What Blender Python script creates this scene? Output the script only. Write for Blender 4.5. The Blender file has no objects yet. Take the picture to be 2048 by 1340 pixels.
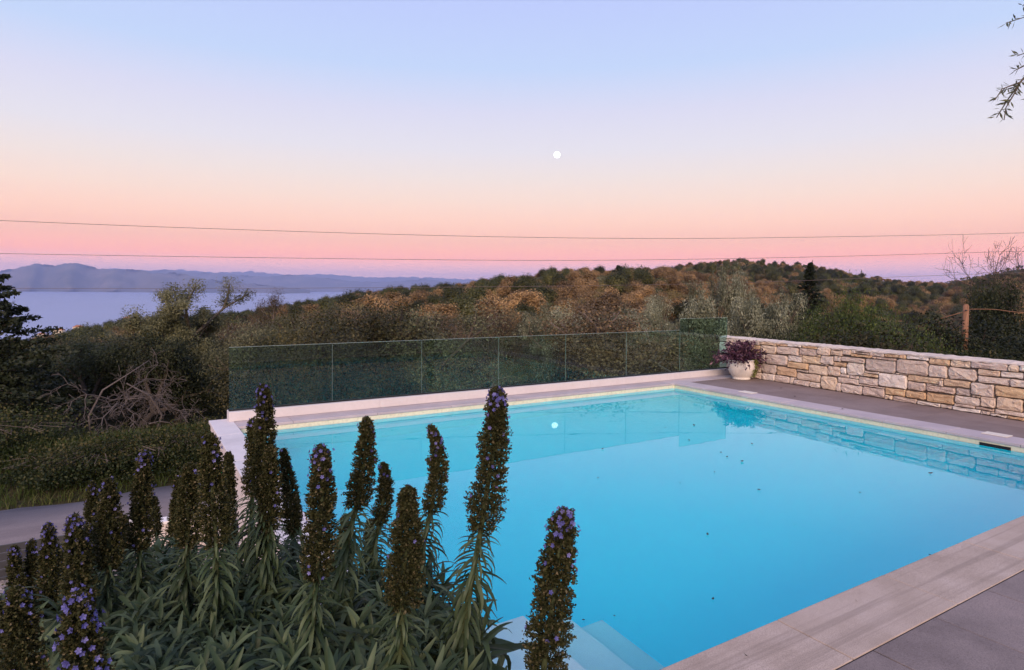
import bpy, math, random
import numpy as np
from mathutils import Vector, Matrix, Quaternion

S = bpy.context.scene
COL = S.collection
rnd = random.Random(7)
rng = np.random.default_rng(7)

# ------------------------------------------------------------------ camera
F_PX, CY, YAW, PITCH, ROLL = 1252.6, 605.0, math.radians(31.37), math.radians(1.137), math.radians(0.4)
H_CAM = 2.2
_c, _s = math.cos(YAW), math.sin(YAW)
FWD = Vector((_s * math.cos(PITCH), _c * math.cos(PITCH), -math.sin(PITCH)))
_r = Vector((_c, -_s, 0)); _u = _r.cross(FWD)
RIGHT = _r * math.cos(ROLL) + _u * math.sin(ROLL)
UP = -_r * math.sin(ROLL) + _u * math.cos(ROLL)
CAM = Vector((0, 0, H_CAM))
cd = bpy.data.cameras.new('camera'); cam = bpy.data.objects.new('camera', cd); COL.objects.link(cam)
cam.matrix_world = Matrix((
    (RIGHT.x, UP.x, -FWD.x, CAM.x), (RIGHT.y, UP.y, -FWD.y, CAM.y), (RIGHT.z, UP.z, -FWD.z, CAM.z), (0, 0, 0, 1)))
cd.sensor_width = 36; cd.sensor_fit = 'HORIZONTAL'; cd.lens = F_PX / 2048 * 36
cd.shift_y = (CY - 670) / 2048
cd.clip_start = 0.05; cd.clip_end = 300000
S.camera = cam


def ray(px, py):
    return RIGHT * ((px - 1024) / F_PX) + UP * (-(py - CY) / F_PX) + FWD


def at(px, py, depth):            # a point at a forward depth
    return CAM + ray(px, py) * depth


def on_z(px, py, z):
    d = ray(px, py); return CAM + d * ((z - H_CAM) / d.z)


def on_y(px, py, y):
    d = ray(px, py); return CAM + d * (y / d.y)


def on_plane(px, py, p0, n):
    d = ray(px, py); return CAM + d * ((p0 - CAM).dot(n) / d.dot(n))


# ------------------------------------------------------------------ world, sun, exposure
def lin(r, g, b):
    f = lambda c: (c / 255 / 12.92) if c <= 10 else ((c / 255 + .055) / 1.055) ** 2.4
    return (f(r), f(g), f(b), 1)


SUN_AZ = Vector((FWD.x, FWD.y, 0)).normalized()          # the moon is up: the sun sets straight behind
SUN_EL = math.radians(24)
w = bpy.data.worlds.new('World'); S.world = w; w.use_nodes = True
nt = w.node_tree; nt.nodes.clear()
tc = nt.nodes.new('ShaderNodeTexCoord'); sx = nt.nodes.new('ShaderNodeSeparateXYZ')
ramp = nt.nodes.new('ShaderNodeValToRGB'); bg = nt.nodes.new('ShaderNodeBackground'); ow = nt.nodes.new('ShaderNodeOutputWorld')
mr = nt.nodes.new('ShaderNodeMapRange'); mr.inputs[1].default_value = -0.02; mr.inputs[2].default_value = 0.52
nt.links.new(tc.outputs['Generated'], sx.inputs[0]); nt.links.new(sx.outputs[2], mr.inputs[0])
nt.links.new(mr.outputs[0], ramp.inputs[0]); nt.links.new(ramp.outputs[0], bg.inputs[0]); nt.links.new(bg.outputs[0], ow.inputs[0])
SKY = [(-0.02, (2.2, 1.165, 1.026)), (0.0, (2.2, 1.165, 1.026)), (0.022, (2.2, 1.201, 0.954)), (0.05, (1.999, 0.787, 0.417)), (0.075, (1.488, 0.77, 0.458)), (0.105, (1.396, 0.854, 0.576)), (0.14, (1.212, 0.906, 0.707)), (0.175, (1.063, 0.91, 0.814)), (0.215, (0.922, 0.879, 0.924)), (0.27, (0.799, 0.8, 0.965)), (0.33, (0.604, 0.742, 1.02)), (0.42, (0.55, 0.648, 1.033)), (0.52, (0.514, 0.6, 0.976))]
el = ramp.color_ramp.elements
while len(el) < len(SKY): el.new(0.5)
for e, (p, c) in zip(el, SKY):
    e.position = (p + 0.02) / 0.54; e.color = (*c, 1)
bg.inputs[1].default_value = 1.0

sl = bpy.data.lights.new('sun', 'SUN'); sun = bpy.data.objects.new('sun', sl); COL.objects.link(sun)
sl.energy = 4.0; sl.angle = math.radians(26); sl.color = (1.0, 0.74, 0.56)
sd = Vector((SUN_AZ.x * math.cos(SUN_EL), SUN_AZ.y * math.cos(SUN_EL), -math.sin(SUN_EL)))
sun.rotation_euler = sd.to_track_quat('-Z', 'Y').to_euler()
sun.location = (-20, -30, 30)
S.view_settings.view_transform = 'Standard'; S.view_settings.look = 'None'
S.view_settings.exposure = 0.0; S.view_settings.gamma = 1.0
try:
    S.cycles.use_denoising = True
    S.cycles.denoiser = 'OPENIMAGEDENOISE'
    S.cycles.denoising_input_passes = 'RGB_ALBEDO_NORMAL'
except Exception:
    pass
S.cycles.max_bounces = 10; S.cycles.diffuse_bounces = 3; S.cycles.glossy_bounces = 4
S.cycles.transmission_bounces = 10; S.cycles.transparent_max_bounces = 24; S.cycles.volume_bounces = 0
S.cycles.sample_clamp_indirect = 8.0


# ------------------------------------------------------------------ helpers: objects
def tag(o, label=None, cat=None, group=None, kind=None):
    if label: o['label'] = label
    if cat: o['category'] = cat
    if group: o['group'] = group
    if kind: o['kind'] = kind
    return o


def thing(name, label, cat, loc=(0, 0, 0), group=None, rz=0):
    o = bpy.data.objects.new(name, None); COL.objects.link(o)
    o.location = loc; o.rotation_euler = (0, 0, rz); o.empty_display_size = .1
    return tag(o, label, cat, group)


def link(name, me, mat=None, parent=None, loc=None, kind=None):
    o = bpy.data.objects.new(name, me); COL.objects.link(o)
    if mat is not None and len(me.materials) == 0: me.materials.append(mat)
    if parent is not None: o.parent = parent
    if loc is not None: o.location = loc
    if kind: o['kind'] = kind
    return o


def pymesh(name, V, Fs, smooth=False):
    me = bpy.data.meshes.new(name); me.from_pydata([tuple(v) for v in V], [], Fs); me.update()
    if smooth: me.polygons.foreach_set('use_smooth', [True] * len(me.polygons))
    return me


def npmesh(name, V, Fq, tint=None, smooth=False):
    """V (n,3), Fq (m,k) faces all of k corners, tint per face."""
    V = np.asarray(V, np.float32); Fq = np.asarray(Fq, np.int32)
    me = bpy.data.meshes.new(name); m, k = Fq.shape
    me.vertices.add(len(V)); me.vertices.foreach_set('co', V.ravel())
    me.loops.add(m * k); me.loops.foreach_set('vertex_index', Fq.ravel())
    me.polygons.add(m); me.polygons.foreach_set('loop_start', np.arange(0, m * k, k, dtype=np.int32))
    try: me.polygons.foreach_set('loop_total', np.full(m, k, np.int32))
    except Exception: pass
    me.update(calc_edges=True)
    if tint is not None:
        a = me.attributes.new('tint', 'FLOAT', 'FACE'); a.data.foreach_set('value', np.asarray(tint, np.float32))
    if smooth: me.polygons.foreach_set('use_smooth', np.ones(m, bool))
    return me


class MB:
    def __init__(s): s.V = []; s.F = []

    def box(s, x0, x1, y0, y1, z0, z1):
        b = len(s.V)
        s.V += [(x0, y0, z0), (x1, y0, z0), (x1, y1, z0), (x0, y1, z0), (x0, y0, z1), (x1, y0, z1), (x1, y1, z1), (x0, y1, z1)]
        s.F += [tuple(b + i for i in f) for f in ((3, 2, 1, 0), (4, 5, 6, 7), (0, 1, 5, 4), (1, 2, 6, 5), (2, 3, 7, 6), (3, 0, 4, 7))]
        return s

    def tube(s, pts, rads, n=6, cap=True):
        pts = [Vector(p) for p in pts]; b0 = len(s.V)
        prev = None
        for i, p in enumerate(pts):
            d = (pts[min(i + 1, len(pts) - 1)] - pts[max(i - 1, 0)])
            if d.length < 1e-9: d = Vector((0, 0, 1))
            d.normalize()
            if prev is None: a = d.orthogonal().normalized()
            else:
                a = prev - d * prev.dot(d)
                a = a.normalized() if a.length > 1e-6 else d.orthogonal().normalized()
            prev = a; bb = d.cross(a); r = rads[i] if hasattr(rads, '__len__') else rads
            for k in range(n):
                t = 2 * math.pi * k / n
                s.V.append(tuple(p + a * (r * math.cos(t)) + bb * (r * math.sin(t))))
        for i in range(len(pts) - 1):
            for k in range(n):
                k2 = (k + 1) % n; o = b0 + i * n
                s.F.append((o + k, o + k2, o + n + k2, o + n + k))
        if cap:
            s.F.append(tuple(b0 + k for k in reversed(range(n))))
            s.F.append(tuple(b0 + (len(pts) - 1) * n + k for k in range(n)))
        return s

    def lathe(s, prof, n=32, c=(0, 0, 0)):
        b0 = len(s.V)
        for r, z in prof:
            for k in range(n):
                t = 2 * math.pi * k / n
                s.V.append((c[0] + r * math.cos(t), c[1] + r * math.sin(t), c[2] + z))
        for i in range(len(prof) - 1):
            for k in range(n):
                k2 = (k + 1) % n; o = b0 + i * n
                s.F.append((o + k, o + k2, o + n + k2, o + n + k))
        return s

    def mesh(s, name, smooth=False): return pymesh(name, s.V, s.F, smooth)

    def build(s, name, mat, parent=None, smooth=False, loc=None, kind=None, bevel=0):
        o = link(name, s.mesh(name, smooth), mat, parent, loc, kind)
        if bevel:
            m = o.modifiers.new('bevel', 'BEVEL'); m.width = bevel; m.segments = 2; m.limit_method = 'ANGLE'
        return o


# ------------------------------------------------------------------ helpers: materials
class NT:
    def __init__(s, name):
        s.m = bpy.data.materials.new(name); s.m.use_nodes = True; s.t = s.m.node_tree; s.t.nodes.clear()
        s.out = s.n('ShaderNodeOutputMaterial')

    def n(s, t, **kw):
        x = s.t.nodes.new(t)
        for k, v in kw.items(): setattr(x, k, v)
        return x

    def l(s, a, b): s.t.links.new(a, b)

    def noise(s, scale, detail=4, rough=.6, vec=None, dist=0):
        x = s.n('ShaderNodeTexNoise'); x.inputs['Scale'].default_value = scale; x.inputs['Detail'].default_value = detail
        x.inputs['Roughness'].default_value = rough; x.inputs['Distortion'].default_value = dist
        if vec is not None: s.l(vec, x.inputs['Vector'])
        return x.outputs[0]

    def obj(s, scale=None, rot=None):
        c = s.n('ShaderNodeTexCoord')
        if scale is None: return c.outputs['Object']
        m = s.n('ShaderNodeMapping'); m.inputs['Scale'].default_value = scale
        if rot: m.inputs['Rotation'].default_value = rot
        s.l(c.outputs['Object'], m.inputs[0]); return m.outputs[0]

    def geo(s, scale=None):
        c = s.n('ShaderNodeNewGeometry')
        if scale is None: return c.outputs['Position']
        m = s.n('ShaderNodeMapping'); m.inputs['Scale'].default_value = scale
        s.l(c.outputs['Position'], m.inputs[0]); return m.outputs[0]

    def ramp(s, fac, stops, interp='LINEAR'):
        r = s.n('ShaderNodeValToRGB'); r.color_ramp.interpolation = interp
        e = r.color_ramp.elements
        while len(e) < len(stops): e.new(.5)
        for q, (p, c) in zip(e, stops):
            q.position = p; q.color = c if len(c) == 4 else (*c, 1)
        s.l(fac, r.inputs[0]); return r.outputs[0]

    def mix(s, fac, a, b, mode='MIX'):
        x = s.n('ShaderNodeMix'); x.data_type = 'RGBA'; x.blend_type = mode
        for v, i in ((fac, 0), (a, 6), (b, 7)):
            if hasattr(v, 'is_output') or hasattr(v, 'links'): s.l(v, x.inputs[i])
            elif isinstance(v, (int, float)): x.inputs[i].default_value = v
            else: x.inputs[i].default_value = v if len(v) == 4 else (*v, 1)
        return x.outputs[2]

    def math(s, op, a, b=None):
        x = s.n('ShaderNodeMath', operation=op)
        for v, i in ((a, 0), (b, 1)):
            if v is None: continue
            if hasattr(v, 'links'): s.l(v, x.inputs[i])
            else: x.inputs[i].default_value = v
        return x.outputs[0]

    def bump(s, h, strength=.3, dist=.01):
        b = s.n('ShaderNodeBump'); b.inputs['Strength'].default_value = strength; b.inputs['Distance'].default_value = dist
        s.l(h, b.inputs['Height']); return b.outputs[0]

    def principled(s, color, rough=.7, spec=.3, normal=None, **kw):
        p = s.n('ShaderNodeBsdfPrincipled')
        if hasattr(color, 'links'): s.l(color, p.inputs['Base Color'])
        else: p.inputs['Base Color'].default_value = color if len(color) == 4 else (*color, 1)
        if hasattr(rough, 'links'): s.l(rough, p.inputs['Roughness'])
        else: p.inputs['Roughness'].default_value = rough
        p.inputs['Specular IOR Level'].default_value = spec
        if normal is not None: s.l(normal, p.inputs['Normal'])
        s.l(p.outputs[0], s.out.inputs[0]); return p


M = {}


def mat_plain(name, col, rough=.7, spec=.3, var=.15, scale=30, bump=.2, bdist=.003, geo=True):
    t = NT(name); v = t.geo() if geo else t.obj()
    n1 = t.noise(scale, 6, .65, v); n2 = t.noise(scale * .12, 4, .6, v)
    k = t.math('ADD', t.math('MULTIPLY', n1, .5), t.math('MULTIPLY', n2, .5))
    lo = tuple(c * (1 - var * 1.6) for c in col); hi = tuple(min(1, c * (1 + var * 1.6)) for c in col)
    c = t.ramp(k, [(.3, lo), (.7, hi)])
    t.principled(c, rough, spec, t.bump(n1, bump, bdist)); M[name] = t.m; return t.m


def mat_leaf(name, a, b, c=None, rough=.55, spec=.25, trans=.3, objvar=.35):
    t = NT(name)
    at_ = t.n('ShaderNodeAttribute', attribute_name='tint')
    stops = [(0, a), (1, b)] if c is None else [(0, a), (.5, b), (1, c)]
    col = t.ramp(at_.outputs['Fac'], stops)
    oi = t.n('ShaderNodeObjectInfo')
    f = t.math('ADD', t.math('MULTIPLY', oi.outputs['Random'], objvar * 2), 1 - objvar)
    mul = t.n('ShaderNodeVectorMath', operation='SCALE'); t.l(col, mul.inputs[0]); t.l(f, mul.inputs['Scale'])
    p = t.principled(mul.outputs[0], rough, spec)
    tr = t.n('ShaderNodeBsdfTranslucent'); t.l(mul.outputs[0], tr.inputs[0])
    mx = t.n('ShaderNodeMixShader'); mx.inputs[0].default_value = trans
    t.l(p.outputs[0], mx.inputs[1]); t.l(tr.outputs[0], mx.inputs[2]); t.l(mx.outputs[0], t.out.inputs[0])
    M[name] = t.m; return t.m


def mat_bark(name, a, b):
    t = NT(name); v = t.obj((6, 6, 1.5)); n = t.noise(4, 6, .7, v, .5)
    t.principled(t.ramp(n, [(.3, a), (.7, b)]), .85, .15, t.bump(n, .6, .03)); M[name] = t.m; return t.m


mat_leaf('olive_leaf', (.05, .052, .024), (.125, .125, .06), (.26, .25, .14), objvar=.25)
mat_leaf('oak_leaf', (.06, .038, .017), (.18, .11, .048), (.34, .21, .095), objvar=.5)
mat_leaf('mixed_leaf', (.05, .045, .017), (.14, .115, .04), (.27, .20, .08), objvar=.5)
mat_leaf('evergreen_leaf', (.02, .027, .010), (.055, .068, .022), (.12, .122, .04), objvar=.4)
mat_leaf('bright_leaf', (.016, .028, .007), (.05, .075, .016), (.14, .165, .035), objvar=.2)
mat_leaf('conifer_leaf', (.008, .013, .006), (.018, .025, .011), (.034, .040, .018), trans=.1, objvar=.15)
mat_leaf('grass_blade', (.03, .048, .012), (.06, .09, .02), (.13, .12, .045), objvar=.05)
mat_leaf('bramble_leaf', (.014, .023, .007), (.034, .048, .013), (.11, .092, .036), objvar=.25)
mat_leaf('purple_leaf', (.035, .013, .028), (.13, .052, .085), (.42, .26, .31), objvar=.05)
mat_leaf('trailing_leaf', (.08, .10, .02), (.16, .18, .04), (.25, .26, .07), objvar=.05)
mat_leaf('echium_leaf', (.020, .036, .016), (.043, .068, .031), (.10, .13, .066), rough=.5, trans=.22, objvar=.3)
mat_leaf('echium_bract', (.016, .021, .006), (.048, .050, .015), (.19, .15, .085), rough=.7, trans=.25, objvar=.12)
mat_leaf('echium_petal', (.07, .065, .22), (.13, .13, .40), (.27, .25, .52), trans=.35, objvar=.05)
mat_leaf('silver_leaf', (.06, .065, .035), (.19, .195, .12), (.46, .46, .32), objvar=.15)
mat_leaf('scrub_leaf', (.022, .024, .009), (.058, .054, .020), (.14, .115, .045), objvar=.4)
mat_leaf('oak_near_leaf', (.045, .032, .018), (.115, .078, .040), (.25, .17, .09), objvar=.4)
mat_leaf('dark_shaded_leaf', (.010, .016, .006), (.028, .036, .013), (.065, .07, .025), objvar=.4)  # shade of the near thicket put into the leaf colour as low albedo
mat_leaf('far_lit_oak_leaf', (.10, .064, .028), (.26, .16, .068), (.42, .27, .12), objvar=.5)  # far leaf colours raised and warmed to stand in for warm light on hills
mat_leaf('far_lit_mixed_leaf', (.07, .06, .024), (.20, .15, .056), (.34, .25, .095), objvar=.5)
mat_leaf('far_lit_green_leaf', (.03, .038, .013), (.08, .08, .025), (.17, .155, .05), objvar=.5)
mat_bark('olive_bark', (.05, .04, .03), (.16, .13, .10))
mat_bark('grey_bark', (.11, .085, .075), (.28, .225, .20))
mat_bark('drift_bark', (.07, .058, .055), (.17, .142, .135))
mat_bark('dead_bark', (.055, .036, .032), (.135, .098, .088))
mat_bark('dark_bark', (.03, .024, .02), (.09, .07, .055))
mat_plain('stem', (.06, .075, .035), .7, .2)
mat_plain('render_white', (.80, .74, .73), .75, .25, .05, 25, .15, .002)
mat_plain('render_pink', (.62, .54, .52), .8, .2, .07, 18, .25, .003)
mat_plain('dark_metal', (.035, .035, .04), .45, .5, .1)
mat_plain('black_rubber_and_shade', (.012, .012, .013), .6, .3, .05)
mat_plain('terracotta_roof', (.42, .18, .09), .85, .1, .2, 2)
mat_plain('house_wall', (.72, .62, .50), .85, .1, .06, 1)
mat_plain('window_dark', (.02, .025, .03), .2, .5, .05)
mat_plain('urn_clay', (.66, .60, .55), .8, .2, .1, 22, .4, .004)
mat_plain('soil', (.07, .05, .035), .95, .1, .3, 12, .8, .03)
mat_plain('debris', (.03, .022, .012), .8, .2, .2)
mat_plain('step_white', (.74, .78, .80), .6, .3, .03)
mat_plain('plinth_white', (.58, .53, .535), .7, .3, .05, 14, .12, .002)
mat_plain('skimmer_lid', (.72, .64, .55), .6, .3, .06)
mat_plain('cable', (.16, .12, .12), .6, .3, .05)


def m_stonelike(name, cols, grain=180, rough=.75, streak=None, speck=.5):
    t = NT(name); g = t.geo(); oi = t.n('ShaderNodeObjectInfo')
    big = t.noise(2.2, 5, .6, g); fine = t.noise(grain, 3, .7, g)
    k = t.math('ADD', t.math('MULTIPLY', big, .75), t.math('MULTIPLY', oi.outputs['Random'], .22))
    c = t.ramp(k, [(.3 + .4 * i / (len(cols) - 1), q) for i, q in enumerate(cols)])
    sp = t.ramp(fine, [(.36, (1 - speck,) * 3), (.5, (1, 1, 1)), (.68, (1 + speck * .5,) * 3)])
    c = t.mix(1, c, sp, 'MULTIPLY')
    if streak:
        v = t.geo(streak); sn = t.noise(1.0, 4, .6, v, .15)
        c = t.mix(t.ramp(sn, [(.52, (0, 0, 0)), (.62, (.45, .45, .45)), (.70, (.1, .1, .1))]), c, (.19, .145, .12))
    t.principled(c, rough, .3, t.bump(fine, .25, .002)); M[name] = t.m; return t.m


m_stonelike('coping_near', [(.34, .26, .21), (.43, .335, .28), (.50, .40, .35)], 230, .7, (.16, 9, 9), .5)
m_stonelike('coping_white', [(.55, .50, .515), (.64, .58, .595), (.70, .64, .655)], 60, .55, None, .07)
m_stonelike('coping_lilac', [(.40, .335, .345), (.47, .395, .41), (.53, .44, .44)], 150, .7, None, .2)
m_stonelike('deck_tile', [(.155, .122, .118), (.215, .172, .165), (.27, .212, .202)], 170, .75, None, .4)
m_stonelike('deck_warm', [(.20, .145, .132), (.235, .175, .163), (.27, .205, .19)], 170, .8, None, .3)
m_stonelike('tile_band', [(.62, .58, .42), (.70, .65, .48), (.75, .69, .52)], 25, .5, None, .12)
mat_plain('joint_dark', (.045, .037, .037), .95, .1, .2)

# pool liner
t = NT('pool_liner'); n = t.noise(3, 4, .6, t.geo())
t.principled(t.ramp(n, [(.3, (.004, .89, .97)), (.7, (.006, .91, .98))]), .7, .2); M['pool_liner'] = t.m

# pool water: clear refracting surface over absorbing water
t = NT('pool_water')
v = t.geo((1, 1, 1)); n1 = t.noise(1.1, 2, .5, v); n2 = t.noise(5, 2, .5, v)
h = t.math('ADD', t.math('MULTIPLY', n1, .8), t.math('MULTIPLY', n2, .12))
gl = t.n('ShaderNodeBsdfGlass'); gl.inputs['IOR'].default_value = 1.33; gl.inputs['Roughness'].default_value = 0
t.l(t.bump(h, .05, .02), gl.inputs['Normal']); t.l(gl.outputs[0], t.out.inputs['Surface'])
va = t.n('ShaderNodeVolumeAbsorption'); va.inputs['Color'].default_value = (.0, .945, .988, 1); va.inputs['Density'].default_value = .75
t.l(va.outputs[0], t.out.inputs['Volume']); M['pool_water'] = t.m

# balustrade glass
t = NT('tinted_glass')
tr = t.n('ShaderNodeBsdfTransparent'); tr.inputs[0].default_value = (.74, .885, .845, 1)
gs = t.n('ShaderNodeBsdfGlossy'); gs.inputs['Roughness'].default_value = .01
fr = t.n('ShaderNodeFresnel'); fr.inputs[0].default_value = 1.45
ge = t.n('ShaderNodeNewGeometry'); mi = t.n('ShaderNodeMapRange')
t.l(ge.outputs['Backfacing'], mi.inputs[0]); mi.inputs[3].default_value = 1.45; mi.inputs[4].default_value = 1 / 1.45
t.l(mi.outputs[0], fr.inputs[0])
mx = t.n('ShaderNodeMixShader'); t.l(fr.outputs[0], mx.inputs[0]); t.l(tr.outputs[0], mx.inputs[1]); t.l(gs.outputs[0], mx.inputs[2])
t.l(mx.outputs[0], t.out.inputs[0]); M['tinted_glass'] = t.m
mat_plain('edge_dark', (.19, .24, .225), .35, .5, .05)
mat_plain('glass_edge', (.20, .26, .24), .35, .5, .05)

# sea
t = NT('sea'); v = t.geo((.004, .0016, .004)); n1 = t.noise(1, 8, .7, v)
v2 = t.geo((.06, .03, .06)); n2 = t.noise(1, 6, .7, v2)
df = t.n('ShaderNodeBsdfDiffuse'); t.l(t.ramp(n1, [(.35, (.09, .12, .27)), (.65, (.12, .15, .32))]), df.inputs[0])
gs = t.n('ShaderNodeBsdfGlossy'); gs.inputs['Roughness'].default_value = .38; gs.inputs[0].default_value = (.9, .92, 1, 1)
nb = t.bump(n2, .5, 1.6); t.l(nb, gs.inputs['Normal']); t.l(nb, df.inputs['Normal'])
mx = t.n('ShaderNodeMixShader'); mx.inputs[0].default_value = .42; t.l(df.outputs[0], mx.inputs[1]); t.l(gs.outputs[0], mx.inputs[2]); t.l(mx.outputs[0], t.out.inputs[0]); M['sea'] = t.m

# rock of the far mountains
t = NT('mountain_rock'); v = t.geo((.0012, .0012, .003)); n1 = t.noise(1, 9, .7, v)
t.principled(t.ramp(n1, [(.35, (.07, .075, .06)), (.55, (.14, .12, .10)), (.75, (.26, .21, .18))]), .9, .1); M['mountain_rock'] = t.m

# ground
t = NT('ground_soil'); g = t.geo(); n1 = t.noise(.6, 8, .7, g); n2 = t.noise(7, 6, .7, g)
k = t.math('ADD', t.math('MULTIPLY', n1, .6), t.math('MULTIPLY', n2, .4))
t.principled(t.ramp(k, [(.34, (.022, .024, .011)), (.5, (.05, .045, .022)), (.66, (.10, .075, .045))]), .95, .1, t.bump(n2, .9, .08)); M['ground_soil'] = t.m
# asphalt
t = NT('asphalt'); g = t.geo(); n1 = t.noise(.7, 6, .65, g); n2 = t.noise(90, 3, .7, g)
vv = t.geo((.25, 2.2, 1)); n3 = t.noise(1.3, 4, .6, vv)
c = t.ramp(n1, [(.3, (.20, .16, .16)), (.7, (.27, .22, .22))])
c = t.mix(t.ramp(n3, [(.52, (0, 0, 0)), (.66, (.5, .5, .5))]), c, (.145, .12, .13))
c = t.mix(1, c, t.ramp(n2, [(.3, (.7, .7, .7)), (.7, (1.2, 1.2, 1.2))]), 'MULTIPLY')
t.principled(c, .9, .2, t.bump(n2, .5, .006)); M['asphalt'] = t.m
# gravel
t = NT('gravel'); g = t.geo(); vo = t.n('ShaderNodeTexVoronoi'); vo.inputs['Scale'].default_value = 22; t.l(g, vo.inputs['Vector'])
t.principled(t.ramp(vo.outputs['Color'], [(0, (.22, .17, .15)), (1, (.50, .42, .38))]), .95, .1, t.bump(vo.outputs['Distance'], .9, .03)); M['gravel'] = t.m
# wall stone: obj.color is the stone's own colour
t = NT('wall_stone'); oi = t.n('ShaderNodeObjectInfo'); g = t.geo()
n1 = t.noise(9, 8, .7, g, .6); n2 = t.noise(55, 5, .7, g); n3 = t.noise(5, 5, .7, g)
c = t.mix(1, oi.outputs['Color'], t.ramp(n1, [(.28, (.70, .66, .63)), (.5, (1, .99, .98)), (.72, (1.15, 1.13, 1.1))]), 'MULTIPLY')
c = t.mix(t.ramp(n3, [(.6, (0, 0, 0)), (.76, (.38, .38, .38))]), c, (.52, .36, .20))
sepn = t.noise(13, 7, .75, g)
thr = t.math('MULTIPLY', t.ramp(sepn, [(.6, (0, 0, 0)), (.68, (1, 1, 1))]), oi.outputs['Alpha'])
c = t.mix(thr, c, (.14, .12, .11))
c = t.mix(.5, c, t.ramp(n2, [(.3, (.4, .37, .34)), (.7, (.9, .87, .82))]), 'OVERLAY')
hh = t.math('ADD', t.math('MULTIPLY', n1, .7), t.math('MULTIPLY', n2, .3))
t.principled(c, .92, .12, t.bump(hh, 1.0, .035)); M['wall_stone'] = t.m
mat_plain('wall_core', (.16, .125, .10), .95, .1, .3, 20, .6, .01)
mat_plain('wall_cap', (.58, .49, .43), .9, .15, .14, 14, .6, .01)
t = NT('pole_wood'); v = t.obj((14, 14, 1.2)); n1 = t.noise(2, 6, .7, v, .4)
t.principled(t.ramp(n1, [(.3, (.15, .075, .045)), (.7, (.36, .19, .12))]), .85, .2, t.bump(n1, .5, .02)); M['pole_wood'] = t.m
# moon
t = NT('moon_surface'); n1 = t.noise(.0035, 4, .6, t.obj()); e = t.n('ShaderNodeEmission')
t.l(t.ramp(n1, [(.35, (.86, .85, .84)), (.6, (1, 1, .98))]), e.inputs[0]); e.inputs[1].default_value = 5
t.l(e.outputs[0], t.out.inputs[0]); M['moon_surface'] = t.m

# ------------------------------------------------------------------ terrain
FH = Vector((FWD.x, FWD.y)).normalized(); RH = Vector((FH.y, -FH.x))
SEA_Z = -80.0
RAD = np.array([0, 13, 20, 30, 45, 65, 95, 140, 190, 250, 350, 480, 700, 1000, 1500, 2600.])


def col_ang(px): return math.degrees(math.atan((px - 1024) / F_PX))


PROF = [
    (-180, [0, .2, .4, .8, 1.5, 2, 3, 4, 5, 5, 5, 5, 5, 0, -30, -90]),
    (-120, [0, 0, 0, 0, 0, -1, -2, -3, -5, -8, -14, -24, -50, -75, -90, -95]),
    (-75, [-2.6, -2.6, -2.6, -2.6, -2.6, -3.5, -6, -11, -17, -24, -38, -52, -72, -85, -95, -95]),
    (col_ang(0), [-2.6, -2.6, -2.7, -3.0, -4.2, -6.2, -9.8, -14, -18, -22.5, -30, -40, -56, -72, -90, -95]),
    (col_ang(300), [-2.6, -2.6, -2.7, -3.2, -4.0, -5.2, -7.2, -9.6, -12.2, -14.5, -19.5, -34, -58, -85, -95, -95]),
    (col_ang(600), [-2.6, -2.6, -2.8, -3.6, -4.2, -4.6, -4.8, -5.4, -6.4, -8.5, -17, -34, -62, -85, -95, -95]),
    (col_ang(850), [-2.6, -2.6, -2.9, -3.8, -4.6, -4.8, -4.4, -3.4, -1.2, -1.5, -9, -26, -62, -85, -95, -95]),
    (col_ang(1150), [-2.6, -2.6, -3, -4, -4.8, -4.9, -4, -.5, 4.6, 4.0, 0, -12, -50, -80, -95, -95]),
    (col_ang(1300), [-2.6, -2.6, -3, -4, -5, -5.2, -4.6, -1.5, 3.6, 4.2, 7, 10, -10, -60, -95, -95]),
    (col_ang(1450), [-2.6, -2.6, -3, -4, -5.4, -6.2, -7, -6, -3.5, 0, 9, 21.5, 10, -40, -95, -95]),
    (col_ang(1600), [-2.6, -2.6, -3, -4.2, -6, -7.5, -9, -9, -7, -3, 6, 18.5, 9, -40, -95, -95]),
    (col_ang(1750), [-2.6, -2.6, -3, -4.4, -6.5, -8.5, -10.5, -11, -10, -7, 0, 9.5, 6, -40, -95, -95]),
    (col_ang(1850), [-2.6, -2.6, -3, -4.4, -6.5, -8.5, -10.5, -11.5, -11, -9, -3, 4, 7.5, -10, -80, -95]),
    (col_ang(1950), [-2.6, -2.6, -3, -4.2, -6, -7, -8, -8.5, -8.5, -7, -2, 5, 15, 0, -80, -95]),
    (col_ang(2048), [-2.6, -2.6, -2.8, -3.6, -4.8, -5.2, -5, -4.5, -4, -2, 3, 10, 24, 10, -60, -95]),
    (75, [-2.6, -2.6, -1.5, -1, 0, 1, 3, 6, 9, 13, 20, 30, 45, 40, 10, -40]),
    (120, [0, 0, 0, .5, 1, 2, 3, 4, 5, 6, 8, 10, 12, 0, -30, -90]),
    (180, [0, .2, .4, .8, 1.5, 2, 3, 4, 5, 5, 5, 5, 5, 0, -30, -90]),
]
PA = np.array([p[0] for p in PROF]); PZ = np.array([p[1] for p in PROF], float)
LR = np.log(RAD + 12)


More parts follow.
